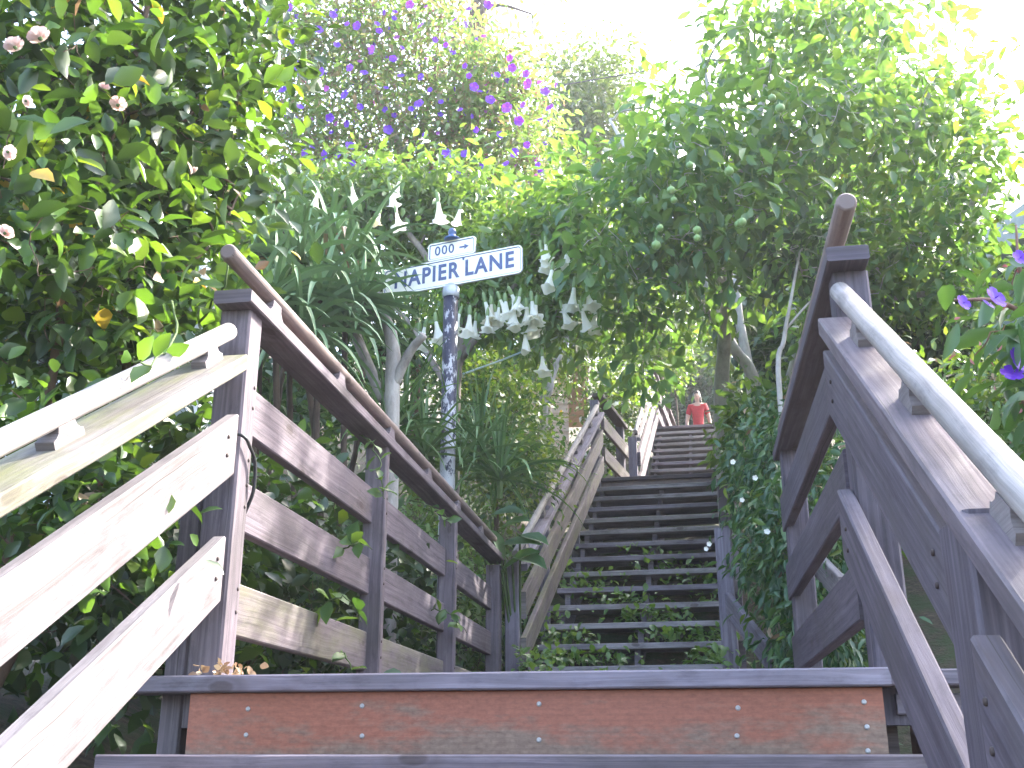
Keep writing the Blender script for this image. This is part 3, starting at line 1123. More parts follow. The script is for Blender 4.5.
BW, BH = 0.97, 0.19
zb_ = top + 0.068 + BH / 2
blade = plate('name_plate', BW, BH, 0.03, zb_)
text_part('NAPIER', 0.150, -0.178, 0.002, -0.0055, blade, 0.83)
text_part('LANE', 0.150, 0.262, 0.002, -0.0055, blade, 0.84)
text_part("'", 0.08, 0.085, 0.055, -0.0055, blade)
NW, NH = 0.33, 0.12
num = plate('number_plate', NW, NH, 0.018, zb_ + BH / 2 + NH / 2 + 0.004)
text_part('000', 0.088, -0.05, 0.0, -0.0055, num, 0.95, 0.0008)
mb = MB()
mb.prism([(0.055, -0.0055, -0.006), (0.09, -0.0055, -0.006), (0.09, -0.0055, -0.018), (0.12, -0.0055, 0.0), (0.09, -0.0055, 0.018), (0.09, -0.0055, 0.006), (0.055, -0.0055, 0.006)], (0, 0.002, 0))
o = mb.build('arrow', blue)
o.parent = num
# saddle ring and finial
mb = MB()
mb.lathe([(0.0001, 0), (0.05, 0), (0.052, 0.012), (0.03, 0.02), (0.022, 0.045), (0.028, 0.055), (0.020, 0.078), (0.0001, 0.09)], n=16)
o = local(mb.build('finial', simple('finial_blue', (0.05, 0.10, 0.22), 0.4, 0.2), None, True))
o.location = (0, 0, zb_ + BH / 2 + NH + 0.006)

# ------------------------------------------------------------------ person on the top landing
YP = 18.7
feet = at(699, 431, YP)
fx, fz = float(feet[0]), Z3
htop = float(at(699, 391, YP)[2])
H_ = htop - fz
S_ = H_ / 1.70
person = empty('person', (fx, YP, fz), 'person in a red short-sleeved top at the head of the stairs', 'person')
person.scale = (0.80, 0.84, 1.0)


def skinned(name, chains, mat, parent, sub=2):
    """chains: list of [(x,y,z,r)...]; the first point of later chains may equal an existing one"""
    verts, edges, rad, idx = [], [], [], {}
    for ch in chains:
        prev = None
        for (x, y, z, r_) in ch:
            key = (round(x, 4), round(y, 4), round(z, 4))
            if key not in idx:
                idx[key] = len(verts)
                verts.append((x, y, z))
                rad.append(r_)
            i = idx[key]
            if prev is not None and prev != i:
                edges.append((prev, i))
            prev = i
    me = bpy.data.meshes.new(name)
    me.from_pydata(verts, edges, [])
    ob = bpy.data.objects.new(name, me)
    COL.objects.link(ob)
    sm = ob.modifiers.new('skin', 'SKIN')
    sm.use_smooth_shade = True
    for i, sv in enumerate(me.skin_vertices[0].data if me.skin_vertices else []):
        pass
    if not me.skin_vertices:
        bpy.context.view_layer.objects.active = ob
    layer = me.skin_vertices[0].data
    for i, sv in enumerate(layer):
        sv.radius = (rad[i], rad[i])
        sv.use_root = (i == 0)
    ss = ob.modifiers.new('sub', 'SUBSURF')
    ss.levels = ss.render_levels = sub
    bpy.context.view_layer.update()
    dg = bpy.context.evaluated_depsgraph_get()
    m2 = bpy.data.meshes.new_from_object(ob.evaluated_get(dg))
    m2.name = name
    bpy.data.objects.remove(ob)
    m2.materials.clear()
    m2.materials.append(mat)
    m2.polygons.foreach_set('use_smooth', [True] * len(m2.polygons))
    o2 = bpy.data.objects.new(name, m2)
    COL.objects.link(o2)
    o2.parent = parent
    o2.scale = (S_, S_, S_)
    return o2


skin = simple('skin', (0.38, 0.23, 0.17), 0.5, 0.08, 10)
redm = simple('red_cotton', (0.33, 0.006, 0.012), 0.8, 0.2, 20)
jeans = simple('blue_denim', (0.05, 0.10, 0.25), 0.85, 0.2, 30)
hairm = simple('dark_hair', (0.03, 0.02, 0.016), 0.5, 0.3, 60)
shoem = simple('dark_shoes', (0.04, 0.04, 0.045), 0.5, 0.2, 20)


def arm(s):
    sh = (s * 0.17, 0.0, 1.40, 0.058)
    el = (s * 0.255, 0.02, 1.13, 0.042)
    wr = (s * 0.235, -0.10, 0.91, 0.028)
    ch = [[(0, 0, 1.40, 0.10), sh, (s * 0.215, 0.01, 1.27, 0.05), el, (s * 0.25, -0.04, 1.02, 0.038), wr, (s * 0.228, -0.12, 0.85, 0.030)]]
    for k in range(4):
        a = (k - 1.5) * 0.018
        ln = (0.07, 0.08, 0.076, 0.06)[k]
        ch.append([(s * 0.228, -0.12, 0.85, 0.030), (s * 0.226 + 0.004 * s, -0.122 + a, 0.815, 0.0095), (s * 0.220, -0.125 + a, 0.815 - ln * 0.55, 0.0088), (s * 0.210, -0.125 + a, 0.815 - ln, 0.0078)])
    ch.append([(s * 0.228, -0.12, 0.85, 0.030), (s * 0.205, -0.15, 0.84, 0.011), (s * 0.195, -0.165, 0.805, 0.009)])
    return ch


def leg(s):
    return [[(0, 0, 0.94, 0.13), (s * 0.09, 0, 0.88, 0.088), (s * 0.10, -0.01, 0.50, 0.058), (s * 0.105, 0.02, 0.28, 0.052), (s * 0.11, 0.03, 0.08, 0.036), (s * 0.12, -0.06, 0.035, 0.034), (s * 0.125, -0.14, 0.028, 0.026)]]


body = [[(0, 0, 0.94, 0.13), (0, 0, 1.08, 0.108), (0, 0.0, 1.25, 0.122), (0, 0, 1.40, 0.10), (0, 0.01, 1.47, 0.05), (0, -0.005, 1.53, 0.056), (0, -0.015, 1.60, 0.082), (0, -0.005, 1.655, 0.055)]]
skinned('body', body + arm(-1) + arm(1) + leg(-1) + leg(1), skin, person)
skinned('shirt', [[(0, 0, 0.90, 0.140), (0, 0, 1.08, 0.122), (0, 0, 1.25, 0.138), (0, 0, 1.385, 0.106), (0, 0.008, 1.43, 0.062)],
                  [(0, 0, 1.385, 0.112), (-0.165, 0, 1.40, 0.072), (-0.225, 0.012, 1.24, 0.062)], [(0, 0, 1.385, 0.112), (0.165, 0, 1.40, 0.072), (0.225, 0.012, 1.24, 0.062)]], redm, person)
skinned('trousers', [[(0, 0, 0.95, 0.136), (-0.09, 0, 0.86, 0.098), (-0.10, -0.01, 0.50, 0.07), (-0.107, 0.025, 0.1, 0.062)], [(0, 0, 0.95, 0.136), (0.09, 0, 0.86, 0.098), (0.10, -0.01, 0.50, 0.07), (0.107, 0.025, 0.1, 0.062)]], jeans, person)
skinned('hair', [[(0, 0.05, 1.42, 0.05), (0, 0.052, 1.53, 0.078), (0, 0.028, 1.64, 0.088), (0, -0.045, 1.69, 0.058)], [(0, 0.052, 1.53, 0.078), (-0.075, 0.01, 1.53, 0.026), (-0.085, 0.0, 1.43, 0.022)], [(0, 0.052, 1.53, 0.078), (0.075, 0.01, 1.53, 0.026), (0.085, 0.0, 1.43, 0.022)]], hairm, person)
for s in (-1, 1):
    skinned('shoe', [[(s * 0.11, 0.05, 0.045, 0.042), (s * 0.12, -0.07, 0.042, 0.045), (s * 0.126, -0.16, 0.034, 0.034)]], shoem, person)
mb = MB()
mb.tube([(0, -0.088, 1.605), (0, -0.105, 1.578), (0, -0.095, 1.568)], [0.008, 0.014, 0.009], 8)
o = mb.build('nose', skin, None, True)
o.parent = person
o.scale = (S_,) * 3
eyem = simple('eye_dark', (0.03, 0.025, 0.02), 0.3, 0.1)
for s in (-1, 1):
    mb = MB()
    mb.lathe([(0.0001, -0.008), (0.008, -0.005), (0.011, 0), (0.008, 0.005), (0.0001, 0.008)], n=10)
    o = mb.build('eye', eyem, None, True)
    o.parent = person
    o.location = (s * 0.03 * S_, -0.088 * S_, 1.608 * S_)
    o.scale = (S_,) * 3
mb = MB()
mb.tube([(-0.025, -0.082, 1.548), (0, -0.090, 1.545), (0.025, -0.082, 1.548)], [0.004, 0.008, 0.004], 6)
o = mb.build('mouth', simple('lips', (0.45, 0.16, 0.14), 0.5, 0.1), None, True)
o.parent = person
o.scale = (S_,) * 3

# ------------------------------------------------------------------ flowers (one mesh per kind, copied as parts)


def petal_fan(mb, n, r, w_, cup, c=(0, 0, 0), mi=0, rot=0.0, tilt=0.0):
    for k in range(n):
        a = 2 * math.pi * k / n + rot
        ca, sa = math.cos(a), math.sin(a)

        def q(x, y, z):
            return (c[0] + x * ca - y * sa, c[1] + x * sa + y * ca, c[2] + z)
        mb.add([q(0, 0, 0), q(r * .45, -w_ * .42, cup * .5), q(r * .88, -w_ * .40, cup), q(r, 0, cup * 1.05), q(r * .88, w_ * .40, cup), q(r * .45, w_ * .42, cup * .5), q(r * .5, 0, cup * .25)],
               [(0, 1, 6), (1, 2, 3, 6), (6, 3, 4, 5), (0, 6, 5)], None, mi)


def purple_flower(size):
    mb = MB()
    petal_fan(mb, 5, size, size * 1.05, size * 0.18)
    mb.tube([(0, 0, 0), (size * .1, 0, size * .3), (size * .3, 0, size * .42)], [size * .05, size * .04, size * .02], 5)
    return mb.mesh('flower', [M['purple']])


def rose_mesh(size):
    mb = MB()
    petal_fan(mb, 6, size, size * .95, size * .35)
    petal_fan(mb, 5, size * .78, size * .8, size * .62, rot=.5)
    petal_fan(mb, 5, size * .5, size * .6, size * .78, rot=.2)
    petal_fan(mb, 4, size * .28, size * .4, size * .85, rot=.9)
    mb.lathe([(0.0001, -size * .3), (size * .16, -size * .2), (size * .2, 0), (size * .1, size * .05)], n=8, mi=1)
    return mb.mesh('flower', [M['rose'], M['stem']])


def trumpet_mesh(L, flare=1.0, bend=0.0, brown=False, seed=0):
    """hanging angel's trumpet, hung from the origin downwards"""
    rg_ = np.random.default_rng(seed)
    mb = MB()
    mb.tube([(0.012, 0, 0.10 * L), (0.005, 0, 0.04 * L), (0, 0, 0)], [0.003, 0.004, 0.007], 6, mi=1)
    mb.lathe([(0.0001, 0.0), (0.012, -0.02 * L), (0.018, -0.12 * L), (0.020, -0.26 * L), (0.015, -0.36 * L)], n=10, mi=1)
    mb.lathe([(0.013, -0.22 * L), (0.016, -0.40 * L), (0.022, -0.58 * L), (0.030 + .004 * flare, -0.74 * L), (0.034 + .012 * flare, -0.87 * L), (0.036 + .022 * flare, -0.95 * L), (0.038 + .034 * flare, -0.985 * L), (0.038 + .042 * flare, -0.965 * L)], n=25, mi=0, lobes=5, amp=0.24 * min(1, flare))
    vs = []
    ph = rg_.uniform(0, 6)
    for (x, y, z) in mb.v:
        k = -z / L
        if k > .4:                       # soft creases and a slack lip
            a = math.atan2(y, x)
            f_ = 1 + (k - .4) * (.10 * math.sin(2 * a + ph) + .05 * math.sin(7 * a + ph * 2))
            x, y = x * f_, y * f_
            z += (k - .4) ** 2 * .04 * math.sin(a * 2 + ph * 3)
        vs.append((x + bend * max(0, k) ** 2, y, z))
    mb.v = vs
    return mb.mesh('flower', [M['trumpet_old' if brown else 'trumpet'], M['calyx']], True)


# ------------------------------------------------------------------ rose bush, left foreground
rng = np.random.default_rng(11)
b0 = np.array([-1.75, 2.7, float(ground_z(-1.75, 2.7)) - 0.05])
lobes = [E(40, 70, 2.5, 120, 110, 0.35, 80), E(160, 125, 2.9, 85, 105, 0.35, 84), E(30, 230, 2.4, 120, 110, 0.35, 80),
         E(205, 45, 3.1, 70, 65, 0.3, 40), E(160, 255, 3.0, 70, 70, 0.25, 62), E(232, 175, 3.2, 40, 70, 0.2, 18), E(255, 60, 3.2, 25, 60, .2, 10), E(90, 330, 2.75, 110, 80, 0.25, 45), E(100, -60, 2.8, 170, 80, .4, 70), E(-90, 120, 2.5, 90, 190, .4, 60)]
rose, C = plant('rose_bush', 'big rose bush filling the left foreground, pink blooms among sunlit green leaves', 'rose bush', b0,
                [([b0, at(120, 420, 2.9), at(105, 240, 2.8), at(135, 60, 2.8), at(160, -40, 2.9)], 0.022, 0.008),
                 ([b0, at(60, 330, 2.6), at(30, 160, 2.5), at(20, 20, 2.5)], 0.018, 0.006),
                 ([at(105, 240, 2.8), at(160, 150, 2.9), at(215, 95, 3.0), at(268, 92, 3.15)], 0.010, 0.003),
                 ([at(112, 300, 2.85), at(160, 285, 2.9), at(215, 240, 3.0), at(240, 190, 3.1)], 0.010, 0.003),
                 ([at(60, 330, 2.6), at(95, 190, 2.65), at(150, 30, 2.75)], 0.010, 0.004)],
                lobes, 'leaf_bush', 5.5, 0.09, (0.04, 0.115), 0.54, 11, 'oval', 'twig', 0.25, twig=(0.007, 0.002),
                extra=[('leaf_dark', 5.0, (0.05, 0.11)), ('leaf_yellow', 0.12, (0.05, 0.1)), ('dry', 0.14, (0.03, 0.06))], leafname='foliage', limbname='branches')
fl = rose_mesh(0.024)
first = None
for (u_, v_, Y_, s_) in [(118, 105, 2.3, 1.0), (15, 47, 2.05, 1.1), (40, 38, 2.1, 1.3), (26, 101, 2.05, .65), (104, 88, 2.35, .7), (8, 152, 2.0, .8), (195, 172, 2.8, .7), (5, 233, 1.95, .8)]:
    p = at(u_, v_, Y_)
    rot = (R(rng.uniform(20, 80)), R(rng.uniform(-30, 30)), rng.uniform(0, 6))
    if first is None:
        first = obj('flower', fl, rose)
        first.location, first.rotation_euler = p, rot
    else:
        part_copy(first, rose, p, rot, s_)
# the big yellowing leaf
p = at(30, 172, 1.95)
V, F, FC = leaf_arrays(np.array([p]), np.array([[0.8, -0.1, -0.35]]), np.array([[0.1, -0.9, 0.5]]), [0.075], [0.045], 'oval')
obj('yellow_leaf', npmesh('yellow_leaf', V, F, FC, M['leaf_yellow']), rose)

# dark shrub just behind it
b1 = np.array([-3.2, 4.6, float(ground_z(-3.2, 4.6))])
plant('shrub', 'dark shrub in shadow behind the rose bush', 'shrub', b1,
      [([b1, at(90, 350, 4.6), at(70, 150, 4.8)], 0.04, 0.015)],
      [E(40, 330, 4.4, 140, 110, 0.5, 70), E(50, 200, 4.8, 110, 90, 0.5, 46), E(-60, 260, 4.2, 90, 200, .5, 60)], 'leaf_dark', 24, 0.14, (0.07, 0.13), 0.5, 12, 'lance', 'bark_dark', leafname='foliage', limbname='stems')
# ivy and undergrowth right behind the left railings
b2 = np.array([-1.45, 2.2, float(ground_z(-1.45, 2.2))])
plant('ivy', 'leafy creeper under and behind the near left railing', 'creeper', b2, [],
      [E(60, 520, 2.35, 100, 50, 0.12, 30), E(165, 440, 3.05, 50, 50, 0.12, 18), E(30, 440, 2.3, 70, 60, .25, 30)], 'leaf_bush', 7, 0.06, (0.04, 0.075), 0.6, 13, 'oval', 'twig', 0.3, twig=(0.005, 0.002), leafname='foliage', limbname='stems', extra=[('leaf_dark', 6, (0.04, 0.08)), ('dry', 0.6, (0.03, 0.06))])
b3 = np.array([-1.5, 4.2, float(ground_z(-1.5, 4.2))])
plant('ivy', 'dark creeper behind the boards of the long landing railing', 'creeper', b3, [],
      [(np.array([-1.5, y_, z_]), np.array([.28, .55, .32]), 26) for y_, z_ in ((3.2, .15), (3.3, .6), (4.2, .2), (4.2, .75), (5.2, .25), (5.2, .75), (6.2, .3), (6.2, .75))] +
      [(np.array([-1.95, y_, z_]), np.array([.3, .7, .45]), 60) for y_, z_ in ((3.0, .35), (3.8, .55), (4.6, .55), (5.6, .6), (6.6, .7))],
      'leaf_dark', 13, 0.09, (0.06, 0.11), 0.6, 14, 'oval', 'twig', 0.3, twig=(0.006, 0.002), leafname='foliage', limbname='stems', extra=[('leaf_bush', 4, (0.04, 0.08))])


def sprig(label, pts, seed, n=9, L=(0.045, 0.075), leaf='leaf_bush', kind='oval', cat='sprig', spread=0.05, w=0.6):
    rg = np.random.default_rng(seed)
    t = empty('ivy_sprig', pts[0], label, cat, 'leafy sprigs poking through the railing')
    pl = polyline(pts, 6, 0.004, rg)
    MB().tube(pl, list(np.linspace(0.004, 0.0018, len(pl))), 5).build('stem', M['stem'], t, True)
    i = rg.integers(2, len(pl), n)
    P = np.array(pl)[i]
    d = rg.normal(size=(n, 3))
    d[:, 1] -= .5
    d[:, 2] -= .5
    nr = rg.normal(size=(n, 3)) * .5 + np.array([.3, -.5, .8])
    l = rg.uniform(L[0], L[1], n)
    V, F, FC = leaf_arrays(P, d, nr, l, l * w, kind)
    obj('leaves', npmesh('leaves', V, F, FC, M[leaf]), t)


def atx(u, v, x):
    return at(u, v, x, 0)


sprig('pale green sprig hanging over the second post of the long landing railing', [atx(350, 432, -1.12), atx(372, 442, -0.98), atx(380, 470, -0.93), atx(384, 500, -0.92)], 1, 14)
sprig('sprig of large leaves poking out above the middle board of the landing railing', [atx(330, 560, -1.15), atx(352, 545, -0.97), atx(372, 548, -0.93)], 2, 6, (0.07, 0.10))
sprig('sprig lying over the lowest board left of the second landing post', [atx(300, 620, -1.15), atx(335, 598, -0.97), atx(352, 604, -0.92), atx(362, 622, -0.90)], 3, 9, (0.06, 0.09))
sprig('small sprig curling between the boards near the third landing post', [atx(420, 610, -1.1), atx(448, 612, -0.96), atx(466, 632, -0.92)], 4, 12, (0.05, 0.075))
sprig('sprig drooping over the top board between second and third landing posts', [atx(410, 500, -1.1), atx(440, 510, -0.97), atx(452, 526, -0.93)], 5, 8)
sprig('pale leaves at the foot of the near left post', [atx(330, 665, -1.2), atx(345, 655, -0.99), atx(352, 672, -0.94)], 6, 5, (0.05, 0.08))
sprig('two bright leaves in the gap between the sunlit boards', [atx(90, 600, -1.3), atx(100, 592, -1.1), atx(108, 590, -1.02)], 7, 4, (0.035, 0.05))
sprig('bright twig of rose leaves lying across the sunlit handrail', [atx(175, 300, -1.2), atx(172, 345, -1.05), atx(150, 362, -0.97), atx(130, 358, -0.95)], 8, 9, (0.05, 0.08))
sprig('fresh yellow-green twig above the end of the sunlit handrail', [atx(200, 320, -1.2), atx(225, 285, -1.1), atx(228, 240, -1.1), atx(222, 218, -1.12)], 9, 10, (0.06, 0.10))

# ------------------------------------------------------------------ aloes and strap-leaved plants


def blade_mesh(mb, base, d, L, w_, arch, rg, n=8, mi=0, thick=0.28):
    """tapering fleshy leaf that arches over under its weight"""
    d = Vector(d).normalized()
    p = Vector(base)
    up = Vector((0, 0, 1))
    side = d.cross(up)
    if side.length < 1e-3:
        side = Vector((1, 0, 0))
    side.normalize()
    vs, fs = [], []
    for i in range(n + 1):
        k = i / n
        ww = w_ * (1 - k ** 1.6) ** 0.8 * (0.75 + 0.25 * min(1, k * 5)) + 0.0008
        nrm = side.cross(d).normalized()
        vs += [p - side * ww / 2 + nrm * ww * 0.16, p - nrm * ww * thick, p + side * ww / 2 + nrm * ww * 0.16, p + nrm * ww * 0.02]
        d = (d + Vector((0, 0, -arch / n)) * (0.35 + 1.3 * k)).normalized()
        p = p + d * (L / n)
    for i in range(n):
        for k in range(4):
            k2 = (k + 1) % 4
            fs.append((i * 4 + k, i * 4 + k2, (i + 1) * 4 + k2, (i + 1) * 4 + k))
    mb.add(vs, fs, None, mi)


def rosette(mb, c, n, L, w_, rg, arch=(0.5, 1.2), axis=(0, 0, 1), el=(10, 80)):
    ax = Vector(axis).normalized()
    q = Vector((0, 0, 1)).rotation_difference(ax)
    for i in range(n):
        az = i * 2.39996 + rg.uniform(-.3, .3)
        e = R(el[0] + (el[1] - el[0]) * (i / max(1, n - 1)) + rg.uniform(-8, 8))
        d = q @ Vector((math.cos(az) * math.cos(e), math.sin(az) * math.cos(e), math.sin(e)))
        blade_mesh(mb, Vector(c) + d * 0.015, d, L * rg.uniform(.75, 1.1), w_ * rg.uniform(.8, 1.1), rg.uniform(*arch), rg)


rg = np.random.default_rng(21)
ab = at(398, 400, 5.6)
ab[2] = float(ground_z(ab[0], ab[1]))
aloe = empty('aloe', ab, 'tree aloe with forked pale stems, its rosette reaching in front of the street sign', 'aloe')
mb = MB()
hd_ = at(362, 300, 5.55)
mb.tube(polyline([ab, at(392, 400, 5.6), at(393, 350, 5.6), at(385, 320, 5.6), hd_], 6), list(np.linspace(0.05, 0.03, 25)), 10)
mb.tube(polyline([at(394, 385, 5.6), at(410, 352, 5.55), at(424, 335, 5.5)], 6), list(np.linspace(0.032, 0.024, 13)), 8)
mb.tube(polyline([at(384, 400, 5.65), at(366, 360, 5.7), at(350, 320, 5.75), at(338, 285, 5.8)], 6), list(np.linspace(0.035, 0.028, 19)), 8)
mb.build('stem', M['bark_pale'], aloe, True)
mb = MB()
rosette(mb, hd_, 20, 0.36, 0.05, rg, (0.3, 0.9), (-0.55, -0.35, 1), (-35, 70))
for e_ in [(1, -.1, .10), (1, .05, .0), (.9, -.3, -.25), (.7, -.3, -.6), (.8, -.2, -.45)]:
    blade_mesh(mb, hd_, e_, 0.50, 0.055, 0.35, rg)
mb.build('rosette', M['leaf_aloe'], aloe)
mb = MB()
rosette(mb, at(338, 282, 5.8), 24, 0.45, 0.05, rg, (0.4, 1.1), (-0.1, -0.2, 1), (-25, 75))
mb.build('rosette', M['leaf_aloe'], aloe)
bb = at(300, 330, 5.7)
bb[2] = float(ground_z(bb[0], bb[1]))
aloes = empty('aloe', bb, 'dense clump of aloes with arching narrow leaves above the long landing railing', 'aloe')
mb = MB()
st = MB()
for (u_, v_, Y_) in [(300, 262, 5.5), (275, 300, 5.1), (330, 240, 6.0), (285, 225, 6.2), (320, 300, 5.4), (262, 255, 5.6), (345, 330, 5.6), (250, 315, 5.0), (300, 335, 5.2), (355, 262, 6.1)]:
    c = at(u_, v_, Y_)
    rosette(mb, c, 24, 0.72, 0.048, rg, (1.1, 2.3), (rg.uniform(-.2, .6), -.3, 1), (-5, 65))
    g_ = np.array([c[0] + .05, c[1] + .1, float(ground_z(c[0], c[1]))])
    st.tube(polyline([g_, g_ * .7 + c * .3 + rg.normal(size=3) * .10, g_ * .35 + c * .65 + rg.normal(size=3) * .10, c], 4), 0.018, 7)
st.build('stem', M['bark_dark'], aloes, True)
mb.build('rosette', M['leaf_aloe'], aloes)
mb = MB()
for k in range(10):
    blade_mesh(mb, at(330 + rg.uniform(-50, 30), 270 + rg.uniform(-40, 40), 5.6), rg.normal(size=3) + np.array([0, 0, .1]), .35, .03, 1.2, rg)
mb.build('dry_leaves', M['dry'], aloes)
for (lab, spots_, L_, n_) in [('strap-leaved clump arching out beside the foot of the sign pole', [(480, 455, 6.4), (455, 470, 6.2), (500, 480, 6.3)], 0.62, 34),
                              ('strap-leaved clump behind the railing left of the sign pole', [(405, 425, 6.0), (425, 455, 5.9), (385, 440, 5.7)], 0.55, 30)]:
    c0 = at(*spots_[0])
    t = empty('agapanthus', (c0[0], c0[1], float(ground_z(c0[0], c0[1]))), lab, 'plant')
    mb = MB()
    st = MB()
    for (u_, v_, Y_) in spots_:
        c = at(u_, v_, Y_)
        rosette(mb, c, n_, L_, 0.030, rg, (1.0, 2.4), (0, 0, 1), (5, 85))
        MB().tube([(c[0], c[1], c[2] - .12), c], 0.02, 6).build('stem', M['stem'], t)
    mb.build('leaves', M['leaf_strap'], t)

# ------------------------------------------------------------------ angel's trumpet
bb = at(455, 420, 7.6)
bb[2] = float(ground_z(bb[0], bb[1]))
lobes = [E(350, 205, 7.9, 70, 45, 0.4, 95), E(430, 195, 8.0, 75, 40, 0.4, 90), E(520, 245, 7.7, 70, 55, 0.4, 105), E(580, 250, 7.5, 50, 50, 0.4, 60), E(480, 305, 7.6, 60, 32, 0.3, 45), E(560, 320, 7.5, 50, 40, .3, 40), E(310, 245, 8.2, 40, 50, .4, 40), E(440, 250, 8.1, 80, 45, .3, 70)]
brug, C = plant('angel_trumpet', "angel's trumpet shrub hung with cream flowers behind the street sign", 'shrub', bb,
                [([bb, at(455, 390, 7.6), at(462, 340, 7.6), at(440, 280, 7.7), at(400, 225, 7.8), at(350, 200, 7.9)], 0.055, 0.015),
                 ([at(460, 360, 7.6), at(490, 318, 7.6), at(520, 280, 7.6), at(560, 250, 7.5)], 0.035, 0.012),
                 ([at(462, 340, 7.6), at(470, 290, 7.8), at(450, 230, 8.0)], 0.03, 0.012),
                 ([at(456, 400, 7.6), at(425, 350, 7.7), at(405, 318, 7.8), at(330, 250, 8.1)], 0.03, 0.012)],
                lobes, 'leaf_brug', 17, 0.12, (0.07, 0.14), 0.46, 22, 'lance', 'bark', 0.55, twig=(0.014, 0.004), leafname='foliage')
kinds = [trumpet_mesh(.25, 1.0, .02, seed=1), trumpet_mesh(.23, .6, .04, seed=2), trumpet_mesh(.27, 1.25, -.02, seed=3), trumpet_mesh(.24, .1, .01, seed=4), trumpet_mesh(.22, .8, .05, True, seed=5), trumpet_mesh(.26, .9, -.04, seed=6)]
tpos = [(320, 184), (350, 180), (389, 182), (401, 176), (348, 217), (357, 222), (381, 208), (395, 206), (437, 192), (462, 202), (323, 214), (540, 240), (566, 243),
        (427, 318), (435, 312), (462, 306), (470, 305), (488, 308), (497, 291), (505, 293), (512, 292), (521, 288), (531, 291), (575, 276), (580, 300), (598, 303), (525, 326), (542, 348), (491, 296), (517, 296),
        (483, 292), (500, 300), (508, 286), (526, 298), (537, 295), (476, 312), (545, 236), (553, 262), (420, 322), (586, 285), (560, 300), (515, 306), (530, 304), (494, 304)]
for n_, (u_, v_) in enumerate(tpos):
    Y_ = rng.uniform(6.75, 7.05) if v_ > 230 else rng.uniform(6.95, 7.3)
    p = at(u_, v_, Y_)
    o = obj('flower', kinds[int(rng.choice(6, p=[.27, .21, .2, .13, .03, .16]))], brug)
    o.location, o.rotation_euler = p, (R(rng.uniform(-16, 16)), R(rng.uniform(-16, 16)), rng.uniform(0, 6))
    o.scale = (lambda k_: (k_ * .86, k_ * .86, k_))(rng.uniform(.74, 1.02))

# ------------------------------------------------------------------ princess flower behind
bb = at(420, 330, 10.0)
bb[2] = float(ground_z(bb[0], bb[1]))
lobes = [E(330, 40, 10.0, 70, 70, 0.8, 115), E(420, 60, 10.2, 80, 70, 0.8, 130), E(490, 110, 9.9, 60, 60, 0.7, 100), E(340, 120, 9.8, 75, 60, 0.7, 105), E(430, 150, 9.8, 90, 45, 0.6, 100), E(525, 160, 9.6, 35, 45, .5, 44), E(300, 165, 9.8, 45, 45, .5, 40), E(290, 60, 9.7, 30, 70, .5, 44), E(500, 80, 9.8, 45, 45, .5, 50), E(390, 10, 10.1, 90, 35, .6, 60)]
tib, C = plant('princess_flower', 'tall rangy shrub dotted with violet flowers rising behind the street sign', 'shrub', bb,
               [([bb, at(415, 230, 10), at(400, 150, 10), at(370, 80, 10), at(330, 20, 10)], 0.06, 0.015),
                ([at(412, 210, 10), at(440, 150, 10), at(480, 110, 9.9), at(520, 90, 9.8)], 0.04, 0.012),
                ([at(414, 225, 10), at(370, 170, 9.9), at(310, 140, 9.8)], 0.035, 0.012), ([at(405, 165, 10), at(430, 100, 10.1), at(440, 20, 10.2)], 0.035, 0.01),
                ([at(415, 230, 10), at(470, 190, 9.8), at(540, 150, 9.6)], 0.03, 0.01)],
               lobes, 'leaf_tib', 19, 0.18, (0.07, 0.13), 0.42, 23, 'lance', 'twig_red', 0.25, twig=(0.014, 0.004), leafname='foliage', extra=[('pinkbud', 2.0, (0.035, 0.055))])
pm = purple_flower(0.047)
mass = []
for c_ in C[np.random.default_rng(5).permutation(len(C))[:190]]:
    v_ = norm(CAM - c_)
    mass.append(c_ + v_ * rng.uniform(.12, .34) + rng.normal(size=3) * .1)
fmb = MB()
for k_, c_ in enumerate(mass):
    f0 = MB()
    sz = rng.uniform(.022, .04)
    petal_fan(f0, 5, sz, sz, sz * .2)
    rm_ = Matrix.Rotation(R(rng.uniform(40, 120)), 3, 'X') @ Matrix.Rotation(rng.uniform(0, 6), 3, 'Z')
    rm_ = Matrix.Rotation(R(rng.uniform(-60, 60)), 3, 'Z') @ rm_
    fmb.add([rm_ @ Vector(q_) + Vector(c_) for q_ in f0.v], f0.f, None, int(rng.random() < .25))
fmo = fmb.build('flowers', [M['purple'], M['magenta']], tib)
fmo['kind'] = 'stuff'
fpos = [(290, 8), (267, 20), (252, 31), (292, 42), (347, 24), (357, 26), (377, 24), (379, 31), (395, 12), (421, 26), (435, 40), (446, 45), (393, 59), (301, 60), (293, 70), (350, 68), (364, 73), (401, 76), (421, 77), (430, 90), (441, 102), (465, 66), (469, 76), (474, 87), (510, 58), (512, 68), (526, 74), (528, 84), (523, 105), (507, 108), (545, 92), (550, 108), (519, 121), (411, 109), (419, 104), (360, 107), (347, 124), (300, 107), (296, 120), (300, 131), (325, 155), (350, 146), (309, 161), (338, 156), (305, 153), (375, 169), (446, 153), (447, 156), (465, 154), (527, 145), (515, 151), (506, 164), (514, 154), (433, 173), (449, 172), (460, 175), (501, 209), (279, 35), (283, 90), (278, 78), (276, 140), (322, 72), (333, 15), (410, 5), (488, 5), (455, 20), (497, 75), (318, 30), (337, 45), (372, 50), (386, 88), (402, 48), (345, 95), (330, 118), (388, 130), (460, 110), (476, 130), (490, 100), (500, 135), (540, 120), (425, 135), (352, 165), (482, 168), (538, 165)]
first = None
